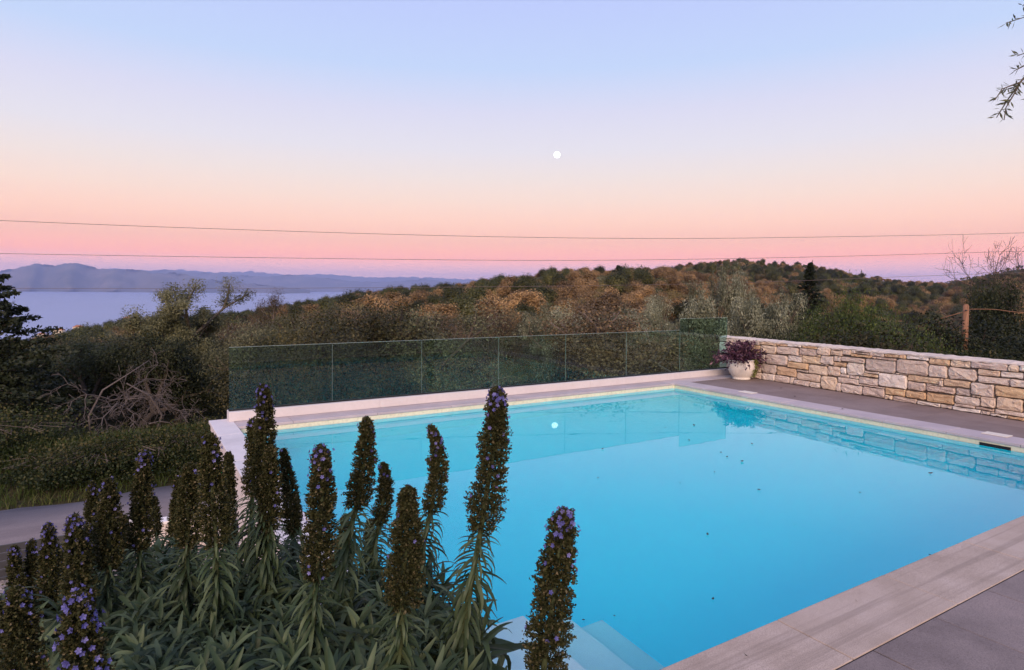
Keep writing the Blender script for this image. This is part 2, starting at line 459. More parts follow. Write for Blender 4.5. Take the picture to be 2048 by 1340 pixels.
def ground_z(x, y):
    x = np.asarray(x, float); y = np.asarray(y, float)
    f = x * FH.x + y * FH.y; r_ = x * RH.x + y * RH.y
    R = np.hypot(x, y); A = np.degrees(np.arctan2(r_, f))
    i = np.clip(np.searchsorted(PA, A) - 1, 0, len(PA) - 2)
    ta = np.clip((A - PA[i]) / (PA[i + 1] - PA[i]), 0, 1); ta = ta * ta * (3 - 2 * ta)
    lr = np.log(R + 12)
    j = np.clip(np.searchsorted(LR, lr) - 1, 0, len(RAD) - 2)
    tr_ = np.clip((lr - LR[j]) / (LR[j + 1] - LR[j]), 0, 1); tr_ = tr_ * tr_ * (3 - 2 * tr_) * .4 + tr_ * .6
    z = (PZ[i, j] * (1 - tr_) + PZ[i, j + 1] * tr_) * (1 - ta) + (PZ[i + 1, j] * (1 - tr_) + PZ[i + 1, j + 1] * tr_) * ta
    k = np.clip((R - 25) / 200, 0, 1)
    z = z + k * (1.3 * np.sin(x * .031 + 1) * np.cos(y * .027) + .8 * np.sin(x * .083 + y * .06)) + .15 * np.clip((R - 20) / 10, 0, 1) * np.sin(x * .7) * np.cos(y * .6 + x * .2)
    # verge bank on the far side of the road
    b = np.clip((y - 17.2) / 2.2, 0, 1) * np.clip((24.5 - y) / 4.5, 0, 1) * np.clip((8 - x) / 3, 0, 1)
    z = z + .75 * b
    return z


NA, NR = 300, 120
aa = np.linspace(-np.pi, np.pi, NA, endpoint=False); rr = np.concatenate([[0.5], np.geomspace(2, 2600, NR - 1)])
AA, RR = np.meshgrid(aa, rr)
X = RR * (np.cos(AA) * FH.x + np.sin(AA) * RH.x); Y = RR * (np.cos(AA) * FH.y + np.sin(AA) * RH.y)
Zg = ground_z(X, Y)
V = np.stack([X, Y, Zg], -1).reshape(-1, 3)
i0 = np.arange(NR - 1)[:, None] * NA; k0 = np.arange(NA)[None, :]; k1 = (k0 + 1) % NA
Fq = np.stack([i0 + k0, i0 + NA + k0, i0 + NA + k1, i0 + k1], -1).reshape(-1, 4)
tag(link('ground', npmesh('ground', V, Fq, smooth=True), M['ground_soil']), kind='structure')
tag(MB().box(-26000, 26000, -26000, 26000, SEA_Z - .5, SEA_Z).build('sea', M['sea']), kind='structure')


# ------------------------------------------------------------------ far mountains
def mountain(name, prof, D, W, seed):
    g = np.random.default_rng(seed)
    xs = np.arange(prof[0][0], prof[-1][0] + 1, 5.0); ys = np.interp(xs, [p[0] for p in prof], [p[1] for p in prof])
    ys = ys + .8 * np.sin(xs * .23 + seed) + .6 * np.sin(xs * .51 + 2 * seed) + g.normal(0, .35, len(xs))
    T = np.concatenate([np.linspace(-1, 0, 16), np.linspace(.15, 1, 6)])
    V = []
    for k, (x, y) in enumerate(zip(xs, ys)):
        p = at(x, y, D); dr = ray(x, y); hd = Vector((dr.x, dr.y, 0))
        top = max(p.z, SEA_Z + 4)
        for tt in T:
            q = hd * (D + tt * W + (300 * math.sin(k * .37 + seed) if -1 < tt < 0 else 0))
            s_ = (1 - abs(tt)) ** .9
            spur = 1 + (.10 * math.sin(k * .31 + 3 * tt + seed) + .08 * math.sin(k * .83 - 5 * tt) + .10 * math.sin(k * .117 + 2)) * (1 - s_) * 1.6
            z = SEA_Z - 6 + (top - SEA_Z + 6) * min(1, s_ * spur)
            V.append((q.x, q.y, z))
    n = len(T)
    Fs = [(k * n + j, (k + 1) * n + j, (k + 1) * n + j + 1, k * n + j + 1) for k in range(len(xs) - 1) for j in range(n - 1)]
    tag(link(name, pymesh(name, V, Fs, True), M['mountain_rock']), kind='structure')


mountain('mountain_range', [(-420, 560), (-260, 548), (-120, 545), (-40, 547), (0, 541), (30, 537), (75, 527), (110, 531), (140, 525.5), (165, 528), (200, 538), (240, 538), (280, 540), (310, 547), (350, 545),
          (390, 553), (410, 558), (450, 562), (520, 569), (560, 573), (620, 580)], 12500, 1900, 1)
mountain('distant_hills', [(200, 556), (300, 542), (330, 539), (360, 543), (400, 545), (450, 548), (500, 551), (540, 553), (580, 549), (620, 553), (660, 557), (700, 562),
          (760, 564), (800, 562), (850, 558), (880, 562), (930, 569), (1000, 576)], 18500, 2200, 5)
mountain('far_hills', [(-400, 552), (-100, 546), (60, 547), (150, 541), (230, 537), (300, 541), (360, 539), (430, 545), (500, 543), (580, 550), (650, 548), (740, 555), (820, 554), (930, 558), (1100, 564), (1400, 572), (1700, 576), (2100, 582), (2500, 585)], 25500, 1200, 9)

# moon
D = 60000; p = at(1114, 309.5, D)
mb = MB(); R = 6.1 / F_PX * D
mb.lathe([(max(R * math.sin(math.pi * k / 16), 1e-3), -R * math.cos(math.pi * k / 16)) for k in range(17)], 32)
tag(mb.build('moon', M['moon_surface'], None, True, p), 'bright white full moon in the pastel sky', 'moon')

# ------------------------------------------------------------------ haze
HX = 27000
hz = MB().box(-HX, HX, -HX, HX, -97, 720).build('haze', None)
t = NT('haze_air'); pv = t.n('ShaderNodeVolumePrincipled')
pv.inputs['Color'].default_value = (.43, .54, 1.0, 1); pv.inputs['Density'].default_value = 6.5e-5; pv.inputs['Anisotropy'].default_value = 0
t.l(pv.outputs[0], t.out.inputs['Volume']); hz.data.materials.append(t.m); tag(hz, kind='stuff')

# ------------------------------------------------------------------ road, verge
zr = -2.5
V = []; Fs = []; n = 60
for k in range(n + 1):
    x = -26 + k * 40 / n; w_ = .16 * math.sin(x * 1.3) + .1 * math.sin(x * 3.1 + 1)
    V += [(x, 13.2, zr), (x, 15, zr + .05), (x, 16.75 + w_, zr - .01), (x, 16.95 + w_, zr - .35)]
for k in range(n):
    for j in range(3): Fs.append((k * 4 + j, k * 4 + 4 + j, k * 4 + 5 + j, k * 4 + 1 + j))
tag(link('road', pymesh('road', V, Fs, True), M['asphalt']), kind='structure')

# ------------------------------------------------------------------ pool podium
PX0, PX1, PY0, PY1 = 1.475, 11.11, 2.60, 10.74      # water edge
WZ = -0.115
pool = thing('swimming_pool', 'long rectangular swimming pool with stone coping and cream waterline band', 'swimming pool', (6, 6.5, 0))
L0 = Vector((6, 6.5, 0))


def pbox(name, x0, x1, y0, y1, z0, z1, mat, parent=pool, bevel=0, off=L0):
    return MB().box(x0 - off.x, x1 - off.x, y0 - off.y, y1 - off.y, z0 - off.z, z1 - off.z).build(name, mat, parent, bevel=bevel)


CT = -0.045       # underside of the coping
pbox('outer_wall', 1.13, PX0 - .004, PY0 - .5, PY1 + .70, -2.75, CT - .002, M['render_pink'])
pbox('outer_wall', PX0 - .004, 14.4, PY1 + .004, PY1 + .70, -2.75, CT - .004, M['render_pink'])
# liner (floor and four walls) as one shell
mb = MB(); zf = -1.45; a0, a1, b0, b1 = PX0 - L0.x, PX1 - L0.x, PY0 - L0.y, PY1 - L0.y
mb.V = [(a0, b0, zf), (a1, b0, zf), (a1, b1, zf), (a0, b1, zf), (a0, b0, CT), (a1, b0, CT), (a1, b1, CT), (a0, b1, CT)]
mb.F = [(0, 1, 2, 3), (0, 4, 5, 1), (1, 5, 6, 2), (2, 6, 7, 3), (3, 7, 4, 0)]
mb.build('pool_shell', M['pool_liner'], pool)
g = .004
for nme, x0, x1, y0, y1 in (('w', PX0 + .0005, PX0 + g, PY0 + g, PY1 - g), ('e', PX1 - g, PX1 - .0005, PY0 + g, PY1 - g), ('n', PX0 + g, PX1 - g, PY1 - g, PY1 - .0005), ('s', PX0 + g, PX1 - g, PY0 + .0005, PY0 + g)):
    pbox('waterline_band', x0, x1, y0, y1, -.155, CT, M['tile_band'])
# steps
pbox('step', PX0 + .002, 2.47, PY0 + .002, 3.86, -1.44, -.30, M['step_white'], bevel=.01)
pbox('step', 2.472, 2.86, PY0 + .002, 3.86, -1.44, -.52, M['step_white'], bevel=.01)
pbox('step', 2.862, 3.22, PY0 + .002, 3.86, -1.44, -.80, M['step_white'], bevel=.01)
# coping slabs
gap = .003


def slabs(axis, s0, s1, o0, o1, pitch, start, mat, z1=0.0, z0=CT, parent=pool, name='coping_slab', jit=.0015, bevel=.006, ends=None):
    c = start
    while c > s0: c -= pitch
    k = 0
    while c < s1:
        a, b = max(c, s0), min(c + pitch, s1)
        if b - a > .05:
            dz = rnd.uniform(-jit, jit)
            if axis == 'x': o = pbox(name, a + gap, b - gap, o0, o1, z0, z1 + dz, mat, parent, bevel)
            else: o = pbox(name, o0, o1, a + gap, b - gap, z0, z1 + dz, mat, parent, bevel)
        c += pitch
    return


LIP = .022
slabs('x', PX0, 13.4, 2.10, PY0 + LIP, 1.3, 3.70, M['coping_near'])                                   # near edge
slabs('y', PY0 + LIP + gap, PY1 - LIP, PX1 - LIP, 11.60, .98, 3.9, M['coping_lilac'])                  # right edge
slabs('x', PX0 - LIP, 14.0, PY1 - LIP, PY1 + .412, 1.45, 2.3, M['coping_lilac'])                     # far edge
slabs('y', 2.10, PY1 + .70, 1.10, PX0 + LIP - 2 * LIP - .003, 1.6, 2.2, M['coping_white'], z1=.004)  # left edge, white marble
# water body
wb = MB().box(PX0 - .02, PX1 + .02, PY0 - .02, PY1 + .02, zf - .03, WZ).build('pool_water', M['pool_water'])
tag(wb, kind='structure')
# skimmer mouth on the right wall: flat black plate for the opening's shade
pbox('skimmer_mouth_shade', PX1 - .012, PX1 - .0045, 4.02, 4.42, WZ - .03, CT - .03, M['black_rubber_and_shade'])

# deck
deck = thing('pool_deck', None, None, (12.5, 5, 0)); deck['kind'] = 'structure'
OD = Vector((12.5, 5, 0))
pbox('deck_base', PX1 + .03, 14.6, -5.5, PY1 + .0, -2.75, -.05, M['joint_dark'], deck, off=OD)
pbox('deck_base', 1.13, PX1 + .025, -5.5, PY0 - .02, -2.75, -.05, M['joint_dark'], deck, off=OD)
pbox('joint_fill', PX0 + .01, 13.39, 2.0, PY0 - .01, -.046, -.007, M['joint_dark'], deck, 0, OD)
pbox('joint_fill', 1.16, 14.25, -4.3, 1.995, -.048, -.0095, M['joint_dark'], deck, 0, OD)
x = 3.90 - .765 * 3
while x < 14.2:
    y = 2.091
    while y > -4.5:
        pbox('tile', max(x, 1.14) + .004, min(x + .765, 14.3) - .004, y - .90 + .008, y, -.05, -.004 + rnd.uniform(-.0015, .0015), M['deck_tile'], deck, .003, OD)
        y -= .90
    x += .765
y = 2.63
while y < PY1 + .3:
    y2 = min(y + .765, PY1 - LIP - .01)
    if y2 - y > .1:
        for xa, xb in ((11.603, 12.50), (12.50, 13.40), (13.40, 14.3)):
            pbox('tile', xa + .001, xb - .001, y + .001, y2 - .001, -.05, -.004 + rnd.uniform(-.001, .001), M['deck_warm'], deck, .002, OD)
    y += .765
for yy in (4.35, 8.95):
    o = MB().box(-.11, .11, -.17, .17, 0, .010).build('skimmer_lid', M['skimmer_lid'], None, bevel=.004, loc=(11.50, yy, .003))
    tag(o, 'pale beige square skimmer lid in the paving ' + ('beside the dark skimmer slot' if yy < 6 else 'near the white urn'), 'lid', 'skimmer lids')

# plinth and glass balustrade
PLY = 11.155
pl = thing('plinth_wall', 'low white rendered plinth along the far pool edge carrying the glass', 'wall', (7.5, PLY, 0))
OP = Vector((7.5, PLY, 0))
xs = [1.375, 3.95, 6.2, 8.9, 11.3, 13.9]
for a, b in zip(xs, xs[1:]):
    pbox('plinth_block', a + .001, b - .001, PLY, PLY + .26, .001, .16, M['plinth_white'], pl, .006, OP)
gb = thing('glass_balustrade', 'frameless tinted glass balustrade of clear panels beyond the pool', 'balustrade', (7.5, PLY + .12, .16))
OG = Vector((7.5, PLY + .12, .16))
pbox('base_channel', 1.385, 13.6, PLY + .085, PLY + .155, .161, .185, M['black_rubber_and_shade'], gb, 0, OG)
gx = [1.385, 3.10, 4.83, 6.56, 8.285, 10.07, 11.85, 13.60]
for i, (a, b) in enumerate(zip(gx, gx[1:])):
    top = 1.215 if i < 6 else 1.505
    gp = pbox('glass_panel', a + .006, b - .006, PLY + .112, PLY + .127, .18, top, M['tinted_glass'], gb, 0, OG)
    if i == 6: gp['label'] = 'taller end glass panel beside the stone wall'
    pbox('polished_edge', a + .006, b - .006, PLY + .112, PLY + .127, top + .0005, top + .006, M['glass_edge'], gp, 0, OG)
    pbox('polished_edge', b - .0055, b - .0015, PLY + .112, PLY + .127, .187, top, M['edge_dark'], gp, 0, OG)

# ------------------------------------------------------------------ dry-stone wall, stone by stone
W0 = Vector((13.15, 4.6, 0)); WD = Vector((.065, 1, 0)).normalized(); WN = Vector((-WD.y, WD.x, 0))   # WN faces the pool
WTOP = .955
STONES_A = """630 165 835 215;838 172 980 235;985 180 1130 245;1140 215 1380 262;1372 235 1530 350;1535 215 1690 278;1540 285 1690 358;1690 265 1795 358
1795 275 1860 312;1860 275 2040 325;1800 325 2068 382;640 235 845 325;850 245 1120 345;1130 265 1365 350;700 335 980 470;990 360 1155 435;1165 350 1410 462
1410 360 1575 480;1580 378 1665 425;1670 370 1970 450;1570 432 1730 505;985 440 1245 530;1250 465 1500 610;1500 490 1650 628;1658 515 1730 590;1735 450 1960 625
650 460 845 595;845 495 1095 625;1095 528 1245 580;1110 572 1400 695;1660 595 1740 625;580 570 650 645;655 590 820 670;820 620 1010 705;1015 645 1060 715
1065 665 1265 750;1270 700 1400 770;1405 620 1610 795;1615 635 1885 715;1890 645 2137 720;1625 720 1670 815;1670 725 1940 835;1925 722 2137 765;1945 770 2224 880
450 140 628 215;300 130 448 200;500 222 638 320;300 205 498 300;560 330 698 460;560 465 648 565;400 310 558 440;65 105 290 180;60 185 230 330;55 335 250 440;55 440 240 525"""
STONES_B = """65 290 245 380;250 300 405 385;410 320 560 360;560 345 820 420;820 370 1080 485;1090 385 1350 510;1365 415 1825 540;1835 450 1975 540;1980 465 2100 550
0 395 390 572;398 390 800 605;812 545 836 615;838 490 1050 640;1055 510 1440 690;1445 545 1730 615;1735 555 2030 655;2040 580 2150 670;1450 618 1855 735;1860 655 2150 770
-15 578 172 640;178 585 540 795;545 605 965 730;550 710 775 795;950 672 1000 740;1005 660 1345 770;1165 775 1335 845;785 735 1160 850;1350 700 1660 885;1665 757 2150 905
262 782 525 875;530 797 782 920;785 852 1140 990;1145 857 1470 1015;1480 887 1670 1010;1685 892 2020 1075;2030 945 2150 1040;140 876 385 910;388 882 660 970
670 945 960 1015;965 987 1115 1050;1120 998 1450 1085;1455 1012 1655 1065;1400 1088 1640 1140;1660 1040 2050 1140;1650 1112 1780 1165;1790 1140 2100 1210"""


def wall_uv(px, py):
    p = on_plane(px, py, W0, WN); return (p - W0).dot(WD), p.z


rects = []
for txt, ox in ((STONES_A, 1420), (STONES_B, 1728)):
    for q in txt.replace('\n', ';').split(';'):
        a, b, c, d = (float(v) for v in q.split())
        u0, v1 = wall_uv(ox + a / 6.4, 655 + b / 6.4); u1, v0 = wall_uv(ox + c / 6.4, 655 + d / 6.4)
        ua, ub = min(u0, u1), max(u0, u1)
        v1 = min(v1, WTOP - .004); v0 = max(v0, .002)
        if ub - ua > .04 and v1 - v0 > .025: rects.append((ua, ub, v0, v1))
# fill what is left, and the run of wall outside the frame
UMIN, UMAX, RES = -4.2, 6.95, .01
occ = np.zeros((int((UMAX - UMIN) / RES), int(WTOP / RES)), bool)
keep = []
for r in rects:
    i0_, i1_ = int((r[0] - UMIN) / RES), int((r[1] - UMIN) / RES); j0_, j1_ = int(r[2] / RES), int(r[3] / RES)
    i1_ = min(i1_, occ.shape[0])
    if i0_ < 0: continue
    sub = occ[i0_:i1_, j0_:j1_]
    if sub.size and sub.mean() > .35: continue
    occ[i0_:i1_, j0_:j1_] = True; keep.append(r)
cells = [[int((r[0] - UMIN) / RES), min(int((r[1] - UMIN) / RES), occ.shape[0]), int(r[2] / RES), int(r[3] / RES)] for r in keep]
for step in range(5):
    for c in cells:
        if c[0] > 0 and not occ[c[0] - 1, c[2]:c[3]].any(): c[0] -= 1; occ[c[0], c[2]:c[3]] = True
        if c[1] < occ.shape[0] and not occ[c[1], c[2]:c[3]].any(): occ[c[1], c[2]:c[3]] = True; c[1] += 1
        if c[2] > 0 and not occ[c[0]:c[1], c[2] - 1].any(): c[2] -= 1; occ[c[0]:c[1], c[2]] = True
        if c[3] < occ.shape[1] and not occ[c[0]:c[1], c[3]].any(): occ[c[0]:c[1], c[3]] = True; c[3] += 1
keep = [(UMIN + c[0] * RES, UMIN + c[1] * RES, c[2] * RES, c[3] * RES) for c in cells]
for j in range(occ.shape[1]):
    i = 0
    while i < occ.shape[0]:
        if occ[i, j]: i += 1; continue
        mw = rnd.randint(12, 46); mh = rnd.choice([9, 12, 16, 22]); wdt = 0
        while i + wdt < occ.shape[0] and wdt < mw and not occ[i + wdt, j]: wdt += 1
        hgt = 1
        while j + hgt < occ.shape[1] and hgt < mh and not occ[i:i + wdt, j + hgt].any(): hgt += 1
        if wdt >= 5 and hgt >= 3:
            occ[i:i + wdt, j:j + hgt] = True
            keep.append((UMIN + i * RES, UMIN + (i + wdt) * RES, j * RES, (j + hgt) * RES))
        i += max(wdt, 1)

wall = thing('stone_wall', 'waist-high dry stone wall of pale beige rubble beside the deck', 'wall', W0)
WM = Matrix(((-WD.x, -WN.x, 0), (-WD.y, -WN.y, 0), (0, 0, 1)))     # local x = along towards the near end, local y = into the wall
wall.rotation_euler = WM.to_euler()
o = MB().box(-UMAX + .03, -UMIN, .05, .36, -.3, WTOP - .02).build('wall_core', M['wall_core'], wall)
STONE_COLS = [(c[0] * 1.04, c[1] * .985, c[2] * .99) for c in [(.52, .44, .38), (.58, .50, .44), (.55, .45, .37), (.62, .56, .50), (.50, .41, .35), (.64, .58, .53), (.57, .46, .36), (.55, .47, .42), (.52, .38, .24), (.68, .64, .59), (.56, .48, .43), (.60, .52, .46), (.54, .40, .27), (.44, .39, .35), (.58, .45, .32)]]


def stone_mesh(w_, h_):
    g = rnd
    j = min(w_, h_) * .16; cut = min(w_, h_) * g.uniform(.12, .26)
    J = lambda a=1: g.uniform(-j, j) * a * .55
    pts = []
    for (cx, cy, dx, dy) in ((0, 0, 1, 1), (w_, 0, -1, 1), (w_, h_, -1, -1), (0, h_, 1, -1)):
        a = (cx + dx * cut * g.uniform(.5, 1.3), cy + abs(J(.4)) * dy); b = (cx + abs(J(.4)) * dx, cy + dy * cut * g.uniform(.5, 1.3))
        pts += [b, a] if dx * dy > 0 else [a, b]
    # extra points along the long sides
    out = []
    for k in range(8):
        p, q = pts[k], pts[(k + 1) % 8]; out.append(p)
        if math.hypot(q[0] - p[0], q[1] - p[1]) > .11:
            n_ = 2 if abs(q[0] - p[0]) > .22 else 1
            for z in range(1, n_ + 1):
                f = z / (n_ + 1); inx = (w_ / 2 - (p[0] + q[0]) / 2); iny = (h_ / 2 - (p[1] + q[1]) / 2); L = math.hypot(inx, iny) + 1e-6
                e = g.uniform(-.007, .014); out.append((p[0] + (q[0] - p[0]) * f + inx / L * e, p[1] + (q[1] - p[1]) * f + iny / L * e))
    n = len(out); cx, cy = w_ / 2, h_ / 2
    face = g.uniform(-.016, .018)
    V = [(x, .10, y) for x, y in out] + [(x, face + .022 + g.uniform(-.006, .006), y) for x, y in out]
    V += [(cx + (x - cx) * .93 + J(.25), face + .004 + g.uniform(-.011, .011), cy + (y - cy) * .88 + J(.25)) for x, y in out]
    V += [(cx + (x - cx) * .5 + J(.9), face - g.uniform(-.012, .016), cy + (y - cy) * .5 + J(.9)) for x, y in out]
    Fs = []
    for r_ in range(3):
        for k in range(n):
            k2 = (k + 1) % n; Fs.append((r_ * n + k, r_ * n + k2, (r_ + 1) * n + k2, (r_ + 1) * n + k))
    Fs.append(tuple(3 * n + k for k in range(n)))
    return pymesh('stone', V, Fs)


for (ua, ub, v0, v1) in keep:
    q = .0055
    w_, h_ = ub - ua - 2 * q, v1 - v0 - 2 * q
    if w_ < .02 or h_ < .015: continue
    so = link('stone', stone_mesh(w_, h_), M['wall_stone'], wall, (-ub + q, 0, v0 + q))
    c = rnd.choice(STONE_COLS); k = rnd.uniform(.88, 1.12)
    so.color = (c[0] * k, c[1] * k, c[2] * k, 1.0 if rnd.random() < .16 else .12)
# end face stones (far end, seen through the glass)
z = .01
while z < WTOP - .05:
    h_ = min(rnd.uniform(.10, .24), WTOP - z)
    so = link('stone', stone_mesh(.33, h_ - .012), M['wall_stone'], wall)
    so.rotation_euler = (0, 0, -math.pi / 2); so.location = (-UMAX + .02, .36, z)
    c = rnd.choice(STONE_COLS); so.color = (*c, .2); z += h_
# mortar cap along the top
V = []; Fs = []; n = 150
for k in range(n + 1):
    u = -UMAX + (UMAX - UMIN) * k / n; e = lambda a: rnd.uniform(-a, a)
    V += [(u, .012 + e(.014), WTOP - .012), (u, .008 + e(.016), WTOP + .014 + e(.010)), (u, .05 + e(.014), WTOP + .034 + e(.012)), (u, .18, WTOP + .048 + e(.012)), (u, .36 + e(.01), WTOP + .045 + e(.008)), (u, .38, WTOP - .05)]
for k in range(n):
    for j in range(5): Fs.append((k * 6 + j, k * 6 + 6 + j, k * 6 + 7 + j, k * 6 + 1 + j))
Fs += [tuple(range(6)), tuple(n * 6 + j for j in reversed(range(6)))]
link('wall_cap', pymesh('wall_cap', V, Fs), M['wall_cap'], wall)

# ------------------------------------------------------------------ leaves


def unit(v): return v / np.maximum(np.linalg.norm(v, axis=-1, keepdims=True), 1e-9)


def leaf_quads(P, A, L, Wd, g, fold=.15, out=None, jit=.5):
    """rhombic leaves: centres P, axes A, length and width per leaf"""
    n = len(P)
    if out is None: R_ = unit(g.normal(size=(n, 3)))
    else:
        R_ = unit(out + g.normal(0, jit, (n, 3))); A = unit(A - R_ * (A * R_).sum(-1, keepdims=True) * .85)
    B = unit(np.cross(A, R_)); N = np.cross(A, B)
    L = L[:, None]; Wd = Wd[:, None]
    v = np.stack([P - A * L * .5, P + B * Wd * .5 + N * Wd * fold, P + A * L * .5, P - B * Wd * .5 + N * Wd * fold], 1)
    return v.reshape(-1, 3), np.arange(4 * n).reshape(-1, 4)


def grow(P, D, L, r, lvl, cfg, g, segs, tips):
    n = 3; pts = [P]; rads = [r]
    for k in range(n):
        D = D + Vector(g.normal(0, cfg['wig'], 3)) + Vector((0, 0, cfg['up']))
        D.normalize(); P = P + D * (L / n); r2 = r * (1 - .38 * (k + 1) / n); pts.append(P); rads.append(max(r2, cfg['rmin']))
        if lvl < cfg['lv'] and k < n - 1 and lvl > 0 and g.random() < cfg.get('side', .5):
            ax = D.orthogonal().normalized(); ax.rotate(Quaternion(D, g.uniform(0, 6.28)))
            D2 = (D * math.cos(.9) + ax * math.sin(.9)).normalized()
            grow(P, D2, L * .6, r2 * .5, lvl + 1, cfg, g, segs, tips)
        if lvl == cfg['lv'] and k == 1: tips.append((P.copy(), D.copy()))
    segs.append((pts, rads, lvl))
    if lvl >= cfg['lv']: tips.append((P, D)); return
    nk = cfg['nk'][lvl]; off = g.uniform(0, 6.28)
    for k in range(nk):
        ax = D.orthogonal().normalized(); ax.rotate(Quaternion(D, off + 6.283 * k / nk + g.normal(0, .35)))
        an = g.uniform(*cfg['ang'][lvl]); D2 = (D * math.cos(an) + ax * math.sin(an)).normalized()
        grow(P, D2, L * cfg['lr'][lvl] * g.uniform(.75, 1.2), r * .60, lvl + 1, cfg, g, segs, tips)


def tree_meshes(name, seed, cfg):
    g = np.random.default_rng(seed); segs, tips = [], []
    if cfg.get('stems', 1) == 1:
        grow(Vector((0, 0, -.3)), Vector((g.normal(0, .12), g.normal(0, .12), 1)).normalized(), cfg['L'], cfg['r'], 0, cfg, g, segs, tips)
    else:
        for k in range(cfg['stems']):
            a = 6.283 * k / cfg['stems'] + g.uniform(-.4, .4); tl = g.uniform(.3, .9)
            grow(Vector((.15 * math.cos(a), .15 * math.sin(a), -.2)), Vector((math.cos(a) * tl, math.sin(a) * tl, 1)).normalized(), cfg['L'] * g.uniform(.7, 1.1), cfg['r'], 0, cfg, g, segs, tips)
    mb = MB()
    for pts, rads, lvl in segs: mb.tube(pts, rads, 6 if lvl < 2 else 4, False)
    trunk = mb.mesh(name + '_trunk', True); crown = None
    if cfg['nl']:
        P0 = np.array([list(p) for p, d in tips]); D0 = np.array([list(d) for p, d in tips]); m = len(P0); nl = cfg['nl']
        idx = np.repeat(np.arange(m), g.poisson(nl, m)); n = len(idx)
        P = P0[idx] + np.clip(g.normal(0, 1, (n, 3)), -1.7, 1.7) * np.array(cfg['sig']) * g.uniform(.6, 1.3, m)[idx][:, None]
        P[:, 2] = np.maximum(P[:, 2], .05)
        A = unit(D0[idx] * .6 + g.normal(0, .8, (n, 3)) + np.array([0, 0, cfg.get('aup', .1)]))
        Lf = cfg['ll'] * g.uniform(.6, 1.3, n); cc = np.array([P[:, 0].mean(), P[:, 1].mean(), P[:, 2].mean() - .5]); o1 = unit(P - cc); o2 = unit(P - P0[idx])
        V, Fq = leaf_quads(P, A, Lf, Lf * cfg['lw'], g, .15, unit(o1 * .7 + o2 * .6 + np.array([0, 0, .25])), cfg.get('jit', .45))
        ct = g.uniform(.15, .75, m)[idx]; tint = np.clip(ct + g.normal(0, .2, n), 0, 1)
        crown = npmesh(name + '_crown', V, Fq, tint)
    return trunk, crown


OLIVE = dict(lv=3, nk=[4, 3, 3], ang=[(.4, .85), (.35, .8), (.3, .8)], lr=[.95, .72, .7], L=1.5, r=.20, wig=.16, up=.05, rmin=.008, nl=170, sig=(.29, .29, .24), ll=.09, lw=.34, side=.6)
OAK = dict(lv=3, nk=[4, 4, 3], ang=[(.35, .9), (.4, .9), (.3, .9)], lr=[.85, .7, .65], L=1.7, r=.15, wig=.14, up=.06, rmin=.008, nl=110, sig=(.29, .29, .24), ll=.08, lw=.55, side=.6)
MIXED = dict(OAK, nl=130, ll=.078, L=1.4)
SHRUB = dict(lv=2, nk=[4, 4], ang=[(.3, .8), (.3, .9)], lr=[.8, .75], L=1.25, r=.05, wig=.16, up=.05, rmin=.006, nl=150, sig=(.30, .30, .27), ll=.055, lw=.5, stems=8, side=.8)
BRIGHT = dict(SHRUB, nl=170, ll=.060, lw=.42, aup=.3)
BARE = dict(lv=5, nk=[4, 4, 3, 3, 3], ang=[(.6, 1.2), (.4, .9), (.3, .9), (.3, .9), (.3, .9)], lr=[1.1, .75, .7, .65, .6], L=1.2, r=.055, wig=.2, up=.02, rmin=.0045, nl=0, side=.7)
KINDS = {}
OLIVE_FINE = dict(OLIVE, nl=330, ll=.10, lw=.34, sig=(.19, .19, .16), lr=[1.1, .6, .6], L=1.9, ang=[(.3, .65), (.3, .8), (.3, .9)])
for nm, cfg, leaf, bark, nv in (('olive_tree', OLIVE, 'olive_leaf', 'olive_bark', 3), ('oak_tree', OAK, 'oak_near_leaf', 'grey_bark', 3), ('scrub_tree', MIXED, 'scrub_leaf', 'dark_bark', 3),
                                ('evergreen_shrub', SHRUB, 'dark_shaded_leaf', 'dark_bark', 3), ('leafy_shrub', BRIGHT, 'bright_leaf', 'dark_bark', 2), ('bare_tree', BARE, None, 'dead_bark', 2), ('tall_olive', OLIVE_FINE, 'olive_leaf', 'olive_bark', 2), ('holm_oak', dict(MIXED, nl=150), 'dark_shaded_leaf', 'dark_bark', 2), ('silver_olive', dict(OLIVE, nl=200, sig=(.20, .20, .20), ll=.11, aup=.7), 'silver_leaf', 'olive_bark', 3)):
    KINDS[nm] = []
    for v in range(nv):
        tm, cm = tree_meshes(nm, 100 + 17 * v + len(nm), cfg); tm.materials.append(M[bark])
        if cm: cm.materials.append(M[leaf])
        zs = [q.co.z for q in (cm or tm).vertices]; xs_ = [math.hypot(q.co.x, q.co.y) for q in (cm or tm).vertices]
        KINDS[nm].append((tm, cm, float(np.percentile(zs, 99)), float(np.percentile(xs_, 97))))


def put_tree(kind, var, loc, h=None, rz=0, label=None, cat='tree', group=None, wide=1.0, name=None, sink=.15, rmax=99):
    tm, cm, H0, R0 = KINDS[kind][var % len(KINDS[kind])]
    s = (h / H0) if h else 1
    wide = min(wide, rmax / (R0 * s))
    o = thing(name or kind, label, cat, (loc[0], loc[1], loc[2] - sink), group, rz); o.scale = (s * wide, s * wide, s)
    link('trunk', tm, None, o)
    if cm: link('crown', cm, None, o)
    return o


def gz(x, y): return float(ground_z(x, y))


def place(px, depth):         # a spot on the ground below pixel column px at a forward depth
    q = CAM + (RH.to_3d() * ((px - 1024) / F_PX) + FH.to_3d()) * depth
    return Vector((q.x, q.y, gz(q.x, q.y)))


def px_of(p):
    d = Vector(p) - CAM; f = d.dot(FWD); return 1024 + F_PX * d.dot(RIGHT) / f, CY - F_PX * d.dot(UP) / f


taken = []
